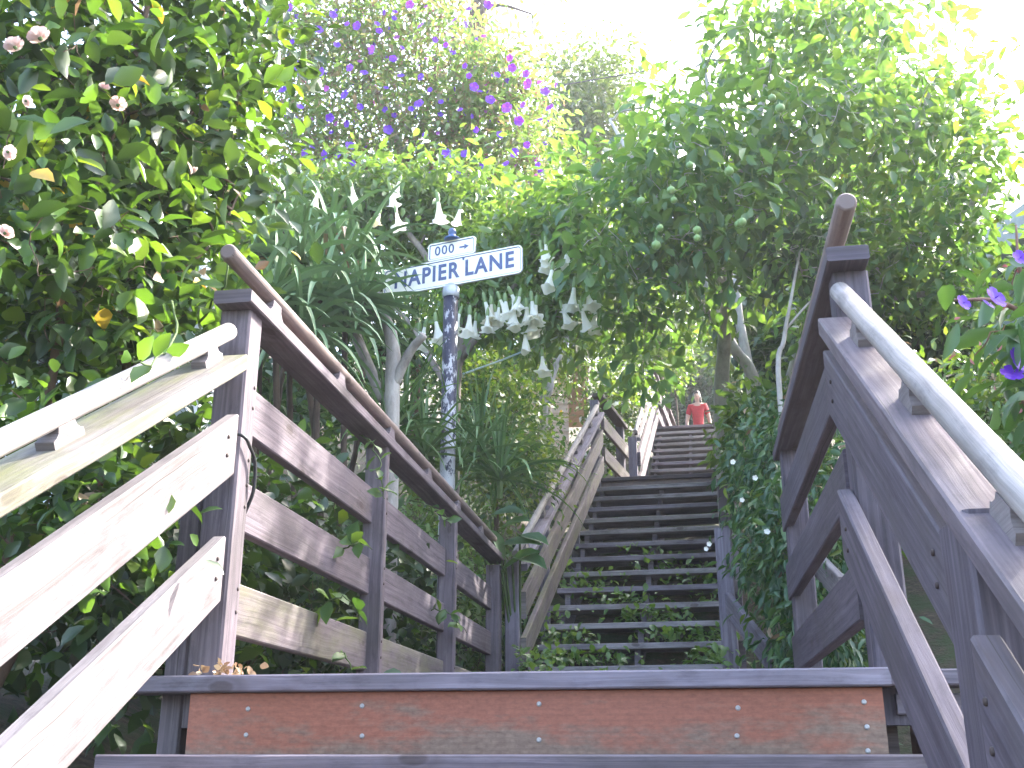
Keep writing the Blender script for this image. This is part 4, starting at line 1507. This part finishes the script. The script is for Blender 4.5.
for (u_, v_) in fpos:
    p = at(u_, v_, rng.uniform(8.7, 9.0))
    rot = (R(rng.uniform(60, 115)), 0, R(rng.uniform(-40, 40)))
    s_ = rng.uniform(.6, 1.2)
    if first is None:
        first = obj('flower', pm, tib)
        first.location, first.rotation_euler = p, rot
    else:
        part_copy(first, tib, p, rot, s_)

# ------------------------------------------------------------------ fruit tree on the right
bb = at(724, 470, 8.6)
bb[2] = float(ground_z(bb[0], bb[1])) - .1
lobes = [E(610, 200, 7.2, 60, 42, 0.6, 44), E(680, 190, 6.6, 80, 65, 0.7, 76), E(765, 150, 6.8, 75, 80, 0.8, 86), E(640, 258, 6.8, 75, 42, 0.5, 46), E(745, 240, 6.6, 75, 40, 0.6, 40), E(840, 120, 6.8, 65, 70, 0.8, 50), E(728, 75, 7.2, 35, 42, .5, 20), E(790, 25, 7.0, 70, 60, .6, 50), E(870, 35, 7.1, 65, 55, .6, 40), E(620, 312, 7.0, 50, 28, .5, 18), E(690, 290, 7.2, 40, 16, .4, 8), E(568, 225, 7.3, 30, 40, .4, 22), E(665, 125, 7.2, 28, 24, .3, 12), E(632, 365, 7.2, 20, 20, .2, 7)]
ft, C = plant('fruit_tree', 'leafy fruit tree with small green fruits leaning over the stairs on the right', 'fruit tree', bb,
              [([bb, at(722, 420, 8.3), at(724, 350, 8.0), at(728, 270, 7.5), at(750, 160, 7.0), at(770, 60, 6.9)], 0.075, 0.02),
               ([at(727, 290, 7.6), at(690, 230, 7.2), at(640, 170, 7.0), at(610, 120, 7.2)], 0.035, 0.012),
               ([at(724, 330, 7.9), at(680, 285, 7.3), at(630, 265, 6.9)], 0.03, 0.01),
               ([at(735, 240, 7.3), at(790, 170, 6.9), at(850, 90, 6.8)], 0.035, 0.012),
               ([at(745, 180, 7.1), at(715, 110, 7.0), at(700, 50, 7.1)], 0.025, 0.01)],
              lobes, 'leaf_fruit', 9.5, 0.14, (0.09, 0.165), 0.46, 24, 'oval', 'bark_fruit', 0.5, twig=(0.014, 0.004), extra=[('leaf_brug', 2.0, (0.07, 0.12)), ('leaf_yellow', 0.02, (0.06, 0.1))])
fm = MB().lathe([(0.0001, -.030), (.014, -.024), (.023, -.013), (.026, 0), (.022, .013), (.012, .021), (.003, .021), (.002, .04)], n=14).mesh('fruit', [M['fruit']], True)
first = None
for (u_, v_) in [(671, 190), (674, 200), (697, 230), (697, 238), (729, 171), (660, 228), (742, 222), (772, 98), (780, 108), (656, 245), (738, 224), (690, 165), (641, 201)]:
    p = at(u_, v_, rng.uniform(5.75, 6.0))
    if first is None:
        first = obj('fruit', fm, ft)
        first.location = p
    else:
        part_copy(first, ft, p, (0, 0, 0), rng.uniform(.8, 1.15))
# leaning neighbour
bb = at(770, 420, 8.8)
bb[2] = float(ground_z(bb[0], bb[1])) - .1
lobes = [E(880, 210, 7.6, 80, 60, .7, 72), E(950, 215, 7.0, 40, 45, .6, 22), E(840, 290, 8.0, 70, 50, .6, 50), E(910, 290, 7.6, 70, 45, .6, 50), E(925, 120, 7.4, 65, 50, .5, 36), E(980, 150, 7.0, 40, 40, .4, 18), E(960, 290, 7.0, 25, 35, .4, 8)]
plant('tree', 'spreading green tree behind the right railings with a trunk leaning across the fruit tree', 'tree', bb,
      [([bb, at(758, 398, 8.7), at(735, 350, 8.6), at(718, 318, 8.5), at(690, 240, 8.4)], 0.06, 0.03),
       ([bb, at(752, 390, 8.9), at(738, 310, 9.0), at(735, 250, 9.0)], 0.055, 0.03),
       ([bb, at(790, 380, 8.5), at(850, 290, 8.0), at(920, 240, 7.5), at(985, 195, 7.1)], 0.05, 0.02),
       ([at(820, 335, 8.2), at(880, 240, 7.7), at(915, 130, 7.4), at(945, 60, 7.3)], 0.035, 0.012),
       ([at(860, 300, 8.0), at(940, 290, 7.4), at(1000, 250, 7.0)], 0.03, 0.012)],
      lobes, 'leaf_fruit', 13, 0.14, (0.08, 0.14), 0.48, 25, 'oval', 'bark_fruit', 0.45, twig=(0.014, 0.004), extra=[('leaf_hedge', 4, (0.07, 0.12))])
# a third crown added off to the right, beyond the frame, to shade the landing
bb = np.array([3.9, 5.6, float(ground_z(3.9, 5.6))])
plant('tree', 'bushy tree added off the right of the landing to shade it, mostly out of view', 'tree', bb,
      [([bb, bb + np.array([0, 0, 1.5]), np.array([3.5, 5.3, 4.0])], 0.08, 0.03)],
      [(np.array([3.1, 4.9, 3.0]), np.array([.75, .8, .75]), 90), (np.array([3.6, 5.4, 3.8]), np.array([1.0, 1.0, .9]), 120), (np.array([4.6, 6.4, 4.0]), np.array([1.0, 1.2, 1.2]), 110), (np.array([3.5, 6.2, 3.2]), np.array([.8, .9, .8]), 50)],
      'leaf_fruit', 16, 0.15, (0.08, 0.14), 0.5, 26, 'oval', 'bark', 0.4)
# thin sapling beside the right landing rail
bb = at(790, 430, 6.4)
bb[2] = float(ground_z(bb[0], bb[1]))
plant('sapling', 'thin pale-stemmed sapling just left of the right landing railing', 'sapling', bb,
      [([bb, at(780, 400, 6.4), at(784, 340, 6.4), at(790, 305, 6.4), at(800, 250, 6.5)], 0.02, 0.008), ([at(785, 330, 6.4), at(812, 300, 6.5), at(835, 285, 6.6)], 0.010, 0.005)],
      [E(805, 245, 6.5, 35, 35, .3, 22)], 'leaf_dark', 10, 0.1, (0.07, 0.12), .5, 27, 'oval', 'bark_pale')
# dark understorey behind the trunks
bb = at(780, 420, 10.5)
bb[2] = float(ground_z(bb[0], bb[1]))
for (lab, lobes, leaf, sd_, L_) in [
    ('dark glossy shrub behind the fruit tree trunks', [E(795, 370, 10.5, 38, 55, .7, 70), E(810, 300, 10.6, 70, 60, .7, 80), E(745, 290, 11.5, 40, 35, .6, 40)], 'leaf_dark', 31, (0.10, 0.18)),
    ('dark shrub under the spreading tree, right of the landing', [E(860, 370, 8.6, 60, 50, .6, 60), E(930, 340, 8.2, 60, 40, .5, 55), E(890, 290, 9.2, 90, 60, .6, 70)], 'leaf_dark', 32, (0.08, 0.14)),
    ('sunlit low bush below the right railing, orange-tinged', [E(960, 430, 5.6, 80, 45, .5, 70), E(1010, 400, 5.2, 50, 40, .5, 50), E(900, 470, 5.8, 60, 50, .4, 60), E(1000, 480, 5.2, 60, 60, .4, 50)], 'leaf_hedge', 33, (0.04, 0.07))]:
    c = lobes[0][0]
    b_ = np.array([c[0], c[1], float(ground_z(c[0], c[1]))])
    plant('shrub', lab, 'shrub', b_, [([b_, (b_ + c) / 2, c], 0.03, 0.015)], lobes, leaf, 18, 0.13, L_, 0.5, sd_, 'lance', 'bark_dark', leafname='foliage', limbname='stems',
          extra=[('leaf_hedge', 3, L_)] + ([('dry', 1.5, (0.03, 0.06))] if sd_ == 33 else []))

# violet flowers reaching in at the right edge
bb = np.array([1.75, 3.3, float(ground_z(1.75, 3.3))])
t, C = plant('princess_flower', 'branch of violet flowers and long leaves reaching in at the right edge', 'shrub', bb,
             [([bb, at(1085, 400, 3.1), at(1040, 330, 3.0), at(1000, 302, 2.95), at(955, 300, 2.9)], 0.014, 0.004),
              ([at(1085, 400, 3.1), at(1050, 375, 3.0), at(1015, 370, 2.95)], 0.008, 0.004), ([at(1040, 330, 3.0), at(1020, 270, 3.0), at(1016, 225, 3.0)], 0.008, 0.003)],
             [E(1020, 350, 2.95, 40, 25, .1, 9), E(1065, 400, 3.0, 40, 60, .2, 16), E(1060, 280, 3.0, 40, 60, .2, 10)], 'leaf_broad', 5, 0.05, (0.09, 0.14), 0.36, 41, 'oval', 'twig_red', 0.7, twig=(0.006, 0.003), extra=[('pinkbud', 1.2, (0.02, 0.035))], leafname='foliage')
pm2 = purple_flower(0.035)
first = None
for (u_, v_, s_) in [(995, 298, 1.0), (963, 303, .7), (1016, 360, 1.0), (1012, 374, .9), (1020, 258, .7), (988, 305, .6)]:
    p = at(u_, v_, 2.85)
    rot = (R(rng.uniform(50, 100)), R(rng.uniform(-30, 30)), R(rng.uniform(-50, 50)))
    if first is None:
        first = obj('flower', pm2, t)
        first.location, first.rotation_euler = p, rot
    else:
        part_copy(first, t, p, rot, s_)

# jasmine over the right side of the long flight
bb = np.array([0.75, 6.2, float(ground_z(0.75, 6.2))])
lobes = [(np.array([0.78, 5.6, 0.75]), np.array([.20, .5, .55]), 130), (np.array([0.80, 6.3, 1.2]), np.array([.28, .55, .6]), 150), (np.array([0.83, 7.2, 1.7]), np.array([.26, .55, .42]), 90), (np.array([0.90, 8.2, 1.95]), np.array([.24, .6, .4]), 60), (np.array([0.92, 9.4, 2.6]), np.array([.18, .7, .3]), 40), (np.array([0.85, 5.6, .25]), np.array([.25, .6, .3]), 70)]
jas, C = plant('jasmine', 'dark jasmine vine smothering the railing right of the long flight', 'vine', bb,
               [([bb, np.array([.75, 6.3, .8]), np.array([.72, 6.8, 1.5]), np.array([.8, 8, 2.1]), np.array([.9, 9.4, 2.6])], 0.015, 0.006)],
               lobes, 'leaf_vine', 18, 0.09, (0.05, 0.10), 0.36, 51, 'lance', 'twig', 0.75, twig=(0.006, 0.002), leafname='foliage', limbname='stems', extra=[('leaf_hedge', 2.0, (0.05, 0.08)), ('dry', 0.25, (0.05, 0.09))])
wf = MB()
petal_fan(wf, 5, 0.013, 0.013, 0.004)
wfm = wf.mesh('flower', [M['white_petal']])
first = None
for (u_, v_) in [(709, 544), (706, 549), (755, 478), (742, 500), (767, 532), (733, 462)]:
    p = at(u_, v_, 5.3)
    rot = (R(rng.uniform(50, 100)), 0, R(rng.uniform(-40, 40)))
    if first is None:
        first = obj('flower', wfm, jas)
        first.location, first.rotation_euler = p, rot
    else:
        part_copy(first, jas, p, rot, rng.uniform(.8, 1.3))

# light vine around the foot of the upper trunks
bb = at(745, 440, 8.0)
bb[2] = float(ground_z(bb[0], bb[1]))
plant('shrub', 'yellow-green bush at the foot of the fruit tree trunk', 'shrub', bb, [],
      [E(757, 428, 7.9, 26, 18, .3, 36), E(745, 455, 8.0, 12, 12, .2, 14), E(775, 415, 7.8, 28, 22, .3, 26)], 'leaf_hedge', 14, .1, (0.07, 0.12), .48, 52, 'oval', 'stem', .3, leafname='foliage', limbname='stems', extra=[('leaf_brug', 5, (0.07, .12))])

# ------------------------------------------------------------------ garden bank left of the long flight
for (name, lab, cat, lobes, leaf, per, Lr, wl, sd_, kind, ex) in [
    ('fuchsia_bush', 'large fine-leaved bush left of the long flight, red flecks near its top', 'bush',
     [E(540, 370, 11.0, 45, 35, .6, 80), E(505, 430, 10.2, 45, 40, .5, 80), E(575, 345, 12.0, 50, 35, .6, 70), E(530, 460, 10.0, 30, 35, .4, 60)], 'leaf_hedge', 22, (0.04, 0.07), .55, 61, 'simple', [('pinkbud', .12, (.04, .06)), ('leaf_yellow', .25, (.03, .06))]),
    ('shrub', 'shrub under the angel trumpet, right of the sign pole', 'shrub',
     [E(490, 420, 8.4, 50, 45, .5, 80), E(470, 380, 8.6, 40, 30, .4, 45), E(510, 470, 7.9, 40, 40, .4, 60)], 'leaf_hedge', 22, (0.045, 0.08), .5, 62, 'simple', [('leaf_vine', 6, (.05, .08)), ('white_petal', .08, (.03, .05))]),
    ('white_flower_bush', 'bush of white flowers beside the small upper landing', 'bush',
     [E(612, 415, 13.6, 22, 28, .4, 60), E(620, 385, 14.0, 26, 24, .4, 50), E(606, 445, 13.2, 16, 22, .3, 30)], 'leaf_hedge', 20, (0.06, 0.10), .6, 63, 'simple', [('white_petal', 2.2, (.06, .10)), ('leaf_yellow', .2, (.06, .08))]),
    ('shrub', 'yellow-green shrub above the uppermost flight', 'shrub',
     [E(672, 362, 19.5, 16, 24, .5, 50), E(650, 340, 18.5, 35, 25, .6, 60)], 'leaf_hedge', 20, (0.07, 0.11), .5, 64, 'simple', [('leaf_brug', 8, (.07, .11))]),
    ('shrub', 'dark shrub shading the place behind the person in red', 'shrub',
     [E(690, 375, 24.0, 60, 28, .8, 90), E(735, 405, 23.5, 35, 32, .8, 80), E(675, 345, 25, 60, 30, .8, 70), E(690, 415, 24.0, 40, 22, .5, 60)], 'leaf_dark', 24, (0.14, 0.24), .5, 65, 'lance', [('leaf_vine', 6, (.12, .2))]),
    ('shrub', 'low leafy plants at the foot of the long flight, left side', 'shrub',
     [(np.array([-1.2, 7.6, .35]), np.array([.12, .5, .35]), 40), (np.array([-1.2, 8.6, .8]), np.array([.15, .6, .4]), 50), (np.array([-1.15, 9.8, 1.4]), np.array([.15, .6, .4]), 50)], 'leaf_hedge', 14, (0.05, 0.09), .5, 66, 'oval', [('leaf_vine', 6, (.05, .09))]),
    ('shrub', 'bushy bank plants between the agapanthus and the long flight', 'shrub',
     [(np.array([-1.5, 7.6, .9]), np.array([.35, .5, .5]), 80), (np.array([-1.9, 9.2, 1.7]), np.array([.5, .8, .6]), 90)], 'leaf_strap', 15, (0.06, 0.11), .4, 67, 'lance', [('leaf_hedge', 8, (.05, .09))])]:
    c = lobes[0][0]
    b_ = np.array([c[0], c[1], float(ground_z(c[0], c[1]))])
    plant(name, lab, cat, b_, [([b_, (b_ + c) / 2 + .05, c], 0.03, 0.012)], lobes, leaf, per, 0.13, Lr, wl, sd_, kind, 'bark_dark', leafname='foliage', limbname='stems', extra=ex)

# broad leaves at the railing corner
bb = at(520, 575, 7.05)
bb[2] = float(ground_z(bb[0] - .25, bb[1]))
t = empty('broad_leaved_plant', bb, 'plant with big oval leaves where the landing railing meets the long flight', 'plant')
P_, D_, Nn, Ls = [], [], [], []
mb = MB()
for (u_, v_, du, dv, L_) in [(498, 530, 25, -10, .26), (500, 545, 45, -4, .30), (502, 570, 30, -18, .30), (512, 556, 30, 8, .28), (490, 515, 45, -6, .25), (505, 560, -15, -30, .24), (520, 535, 40, 10, .22), (480, 540, -20, -20, .25)]:
    a_, b_ = at(u_, v_, 6.75), at(u_ + du, v_ + dv, 6.65)
    P_.append(a_); D_.append(b_ - a_); Nn.append(np.array([.1, -.6, .8])); Ls.append(L_)
    mb.tube(polyline([bb, (bb + a_) / 2 + np.array([0, 0, .1]), a_], 4), 0.008, 5)
V, F, FC = leaf_arrays(np.array(P_), np.array(D_), np.array(Nn), np.array(Ls), np.array(Ls) * .55, 'oval')
obj('leaves', npmesh('leaves', V, F, FC, M['leaf_broad']), t)
mb.build('stems', M['stem'], t)

# pale birch-like trunk in the bank, dark pot-shaped foliage knot
bb = at(540, 440, 10.2)
bb[2] = float(ground_z(bb[0], bb[1]))
plant('tree', 'small pale-barked tree in the bank between sign pole and long flight', 'tree', bb,
      [([bb, at(543, 415, 10.2), at(549, 390, 10.2), at(556, 365, 10.3), at(575, 320, 10.5)], 0.055, 0.03), ([at(549, 390, 10.2), at(545, 365, 10.2), at(538, 330, 10.3)], 0.03, 0.02)],
      [E(575, 310, 10.5, 50, 30, .5, 50), E(535, 320, 10.4, 40, 30, .4, 36)], 'leaf_brug', 14, .14, (.08, .13), .45, 68, 'lance', 'bark_pale', .5)

# weeds growing under the treads
rgw = np.random.default_rng(71)
Ps = []
for k in range(1, 14):
    y = F2['y0'] + (k - 1) * .2896
    z = .02 + k * .168
    n_ = int(max(0, 520 - abs(k - 3.5) * 80))
    for _ in range(n_):
        x_ = rgw.uniform(-.84, .42)
        if rgw.random() > .5 + .5 * math.sin(x_ * 7 + k * 1.7):
            continue
        Ps.append((x_, y + rgw.uniform(-.16, .10), z - .140 + rgw.uniform(0, .09)))
Ps += [(rgw.uniform(-.88, -.6), rgw.uniform(6.5, 7.2), rgw.uniform(.05, .45)) for _ in range(260)]
Ps += [(rgw.uniform(.3, .9), rgw.uniform(6.2, 6.9), rgw.uniform(.05, .45)) for _ in range(240)]
Ps = np.array(Ps)
n_ = len(Ps)
d = rgw.normal(size=(n_, 3)) + np.array([0, -.6, .1])
nr = rgw.normal(size=(n_, 3)) * .4 + np.array([0, -.3, 1])
Ls = rgw.uniform(.03, .08, n_)
V, F, FC = leaf_arrays(Ps, d, nr, Ls, Ls * .6, 'oval')
o = obj('weeds', npmesh('weeds', V, F, FC, M['leaf_brug']))
tag(o, 'small green weeds spreading beneath the lower treads of the long flight', 'weeds', kind='stuff')
# soil bank held under that flight
mb = MB()
poly = []
for x in (0,):
    poly = [(-.78, 6.85, -.3), (-.78, 6.9, .0), (-.78, 6.776 + 14 * .2896, 14 * .1657 - .32), (-.78, 6.776 + 14 * .2896, -.3)]
o = MB().prism(poly, (1.24, 0, 0)).build('soil_bank', M['soil'])
o['kind'] = 'structure'
# fallen petals at the near left post and leaf litter along the step
n_ = 42
Ps = np.stack([rgw.normal(-.97, .05, n_), rgw.uniform(2.545, 2.61, n_), rgw.uniform(.002, .03, n_)], -1)
d = rgw.normal(size=(n_, 3))
Ls = rgw.uniform(.012, .03, n_)
V, F, FC = leaf_arrays(Ps, d, rgw.normal(size=(n_, 3)) + [0, 0, .6], Ls, Ls * .8, 'oval')
o = obj('fallen_petals', npmesh('fallen_petals', V, F, FC, M['dry']))
tag(o, 'dry fallen petals heaped against the near left post', 'petals', kind='stuff')

# ------------------------------------------------------------------ hillside trees
back = [
    ('dark trunk and branches of a tall tree topping the violet shrub', [E(470, -40, 15, 110, 45, 1.2, 22), E(540, 60, 15.5, 40, 30, .8, 14)], 'leaf_back', 81, 'bark_dark',
     lambda b: [([b, at(465, 200, 15), at(474, 60, 15), at(480, -20, 15), at(478, -120, 15)], .22, .12), ([at(478, 12, 15), at(500, 5, 15), at(532, 14, 15)], .05, .015), ([at(476, 30, 15), at(520, 60, 15.3), at(545, 60, 15.5)], .03, .012)], 10, (.12, .2)),
    ('feathery pale tree behind the fruit tree, left of the open sky', [E(595, 90, 17, 45, 45, 1.0, 110), E(600, 140, 17, 60, 40, 1.0, 110), E(570, 130, 16.5, 35, 45, .8, 60)], 'leaf_back', 82, 'bark', None, 26, (.10, .16)),
    ('leafy hillside tree behind the violet shrub', [E(330, 190, 13, 80, 30, 1.0, 60), E(430, 200, 13, 80, 30, 1.0, 60), E(290, 230, 12, 60, 40, .8, 50)], 'leaf_back', 83, 'bark', None, 20, (.10, .18)),
    ('hillside tree between the violet shrub and the fruit tree', [E(540, 210, 13.5, 70, 60, 1.0, 110), E(600, 250, 13.5, 60, 60, 1.0, 100), E(520, 300, 12.5, 70, 50, .8, 90)], 'leaf_back', 84, 'bark', None, 22, (.09, .15)),
    ('dim hillside tree behind the uppermost flight', [E(650, 260, 18, 80, 70, 1.2, 120), E(720, 280, 18, 80, 60, 1.2, 110), E(620, 320, 16, 50, 40, .8, 60)], 'leaf_hedge', 85, 'bark_dark', None, 20, (.13, .22)),
    ('broad dark tree behind the spreading tree on the right', [E(800, 220, 13, 110, 80, 1.0, 130), E(870, 180, 12, 60, 50, .8, 60), E(780, 330, 13, 80, 50, .8, 80)], 'leaf_hedge', 86, 'bark_dark', None, 18, (.12, .2)),
    ('pale tree against the sky at the upper right', [E(890, 100, 11, 70, 45, 1.0, 34), E(830, 70, 11.5, 60, 55, 1.0, 50)], 'leaf_back', 87, 'bark', None, 14, (.10, .16)),
    ('hillside tree behind the rose bush', [E(140, 180, 9.5, 130, 110, 1.0, 60), E(60, 260, 8.5, 130, 80, .8, 70)], 'leaf_back', 88, 'bark', None, 16, (.10, .16)),
    ('dark bank shrub behind the tree aloe', [E(380, 330, 9.2, 90, 60, .6, 100), E(460, 330, 9.6, 70, 60, .6, 80), E(320, 300, 8.6, 70, 50, .6, 70), E(320, 400, 7.8, 60, 50, .5, 70), E(270, 390, 7.0, 50, 60, .5, 60)], 'leaf_vine', 89, 'bark_dark', None, 22, (.07, .12)),
]
for (lab, lobes, leaf, sd_, bk, limbs, per, Lr) in back:
    c = lobes[0][0]
    b_ = np.array([c[0], c[1], float(ground_z(c[0], c[1])) - .1])
    lm = limbs(b_) if limbs else [([b_, (b_ + c) / 2 + .08, c], .09, .03)]
    plant('hillside_tree', lab, 'tree', b_, lm, lobes, leaf, per, .2, Lr, .5, sd_, 'simple' if sd_ != 87 else 'lance', bk, .3, twig=(.022, .006), group='trees on the hillside')

# ------------------------------------------------------------------ houses glimpsed through the leaves


def clap(name, col):
    m, t, b = newmat(name)
    tc = N(t, 'ShaderNodeTexCoord')
    n = noise(t, tc.outputs['Object'], 2.5, 5, .6)
    t.links.new(ramp(t, n, [(.3, tuple(x * .88 for x in col)), (.7, col)]), b.inputs['Base Color'])
    b.inputs['Roughness'].default_value = .6
    return m


def house(label, p, rotz, size, wallcol, roofcol, win=(), pitch=.28):
    """small clapboard house, boards modelled; windows as recessed panes in frames"""
    t = empty('house', p, label, 'house')
    t.rotation_euler = (0, 0, rotz)
    W_, D_, H_h = size

    def put(mb, name, mat, par=t):
        o = bpy.data.objects.new(name, mb.mesh(name, mat))
        COL.objects.link(o)
        o.parent = par
        return o
    mb = MB()
    mb.add([(-W_ / 2, -D_ / 2, -3), (W_ / 2, -D_ / 2, -3), (W_ / 2, D_ / 2, -3), (-W_ / 2, D_ / 2, -3), (-W_ / 2, -D_ / 2, H_h), (W_ / 2, -D_ / 2, H_h), (W_ / 2, D_ / 2, H_h), (-W_ / 2, D_ / 2, H_h)],
           [(0, 1, 5, 4), (1, 2, 6, 5), (2, 3, 7, 6), (3, 0, 4, 7), (4, 5, 6, 7)])
    z = -.5
    while z < H_h - .1:
        for s in (-1, 1):
            mb.add([(-W_ / 2 - .02, s * D_ / 2, z + .15), (W_ / 2 + .02, s * D_ / 2, z + .15), (W_ / 2 + .02, s * (D_ / 2 + .025), z), (-W_ / 2 - .02, s * (D_ / 2 + .025), z), (-W_ / 2, s * D_ / 2, z), (W_ / 2, s * D_ / 2, z)],
                   [(0, 3, 2, 1) if s > 0 else (0, 1, 2, 3), (3, 4, 5, 2)])
            mb.add([(s * W_ / 2, -D_ / 2 - .02, z + .15), (s * W_ / 2, D_ / 2 + .02, z + .15), (s * (W_ / 2 + .025), D_ / 2 + .02, z), (s * (W_ / 2 + .025), -D_ / 2 - .02, z), (s * W_ / 2, -D_ / 2, z), (s * W_ / 2, D_ / 2, z)],
                   [(0, 1, 2, 3), (3, 4, 5, 2)])
        z += .15
    put(mb, 'wall', [clap('house_wall', wallcol)])
    rm = simple('house_roof', roofcol, .8, .2, 6)
    mb = MB()
    o_ = .35
    mb.prism([(-W_ / 2 - o_, -D_ / 2 - o_, H_h + .01), (-W_ / 2 - o_, D_ / 2 + o_, H_h + .01), (-W_ / 2 - o_, D_ / 2 + o_, H_h + .12), (-W_ / 2 - o_, 0, H_h + .12 + D_ * pitch), (-W_ / 2 - o_, -D_ / 2 - o_, H_h + .12)], (W_ + 2 * o_, 0, 0))
    put(mb, 'roof', [rm])
    gm = simple('window_glass', (.06, .075, .09), .08, .1, 3, .6)
    fmx = simple('window_frame', (.7, .7, .68), .5, .05)
    for (x, zc, ww, hh) in win:
        y = -D_ / 2 - .03
        mb = MB()
        for (cx, cz, a, b) in ((x, zc + hh / 2, ww + .16, .08), (x, zc - hh / 2, ww + .16, .08), (x - ww / 2, zc, .08, hh - .085), (x + ww / 2, zc, .08, hh - .085), (x, zc, .04, hh - .085)):
            mb.box((cx, y, cz), (a, .06, b))
        f = put(mb, 'window', [fmx])
        put(MB().box((x, y + .012, zc), (ww - .05, .01, hh - .05)), 'pane', [gm], f)
    return t


p = at(1040, 262, 9.5)
house('pale blue clapboard house glimpsed at the right edge', (p[0] + 1.62, p[1] + 1.2, p[2] - 2.1), R(14), (4.0, 5, 2.05), (.52, .58, .64), (.45, .46, .47), [(-1.0, .6, .8, 1.2)], .06)
p = at(216, 210, 9.6)
house('pale house with a tan eave showing through gaps in the rose bush', (p[0] - 3.3, p[1] + 2.0, p[2] - 1.5), R(-4), (4.2, 4, 2.1), (.62, .66, .70), (.34, .24, .15), [(.8, .5, .8, 1.1)])
p = at(508, 392, 15.5)
house('pinkish house wall catching the sun through the bank shrubs', (p[0], p[1] + 1.5, p[2] - 1.0), R(6), (1.5, 2.6, 1.35), (.66, .50, .43), (.30, .22, .18), [(-.3, .75, .35, .5)])
# pale square garden post among the rose leaves
p = at(197, 300, 4.9)
p2 = at(197, 163, 4.9)
t = empty('garden_post', (p[0], p[1], float(ground_z(p[0], p[1]))), 'pale blue-white garden post rising behind the rose leaves', 'post')
wm = simple('white_post_paint', (.70, .74, .80), .5, .06, 9)
MB().board((p[0], p[1], float(ground_z(p[0], p[1])) - .2), (p[0], p[1], float(p2[2])), .085, .085, up=(0.3, 1, 0)).build('shaft', wm, t)
MB().prism([(p[0] - .06, p[1] - .06, float(p2[2])), (p[0] + .06, p[1] - .06, float(p2[2])), (p[0] + .06, p[1] + .06, float(p2[2])), (p[0] - .06, p[1] + .06, float(p2[2]))], (0, 0, .03)).build('cap', wm, t)

# ------------------------------------------------------------------ thin scattering volume added to imitate veiling lens glare
hm = bpy.data.materials.new('veiling_glare')
hm.use_nodes = True
ht = hm.node_tree
ht.nodes.remove(ht.nodes['Principled BSDF'])
pv = ht.nodes.new('ShaderNodeVolumePrincipled')
pv.inputs['Color'].default_value = (0.93, 0.95, 1.0, 1)
pv.inputs['Density'].default_value = 0.0018
pv.inputs['Anisotropy'].default_value = 0.35
ht.links.new(pv.outputs[0], ht.nodes['Material Output'].inputs['Volume'])
hx, hy0, hy1, hz0, hz1 = 175, -70, 175, -28, 45
o = obj('glare_veil', npmesh('glare_veil', np.array([(x, y, z) for z in (hz0, hz1) for (x, y) in ((-hx, hy0), (hx, hy0), (hx, hy1), (-hx, hy1))], float),
                       np.array([0, 3, 2, 1, 4, 5, 6, 7, 0, 1, 5, 4, 1, 2, 6, 5, 2, 3, 7, 6, 3, 0, 4, 7]), np.full(6, 4), hm))
tag(o, 'thin pale air veil added to imitate lens glare across the hillside', 'glare_veil', kind='stuff')
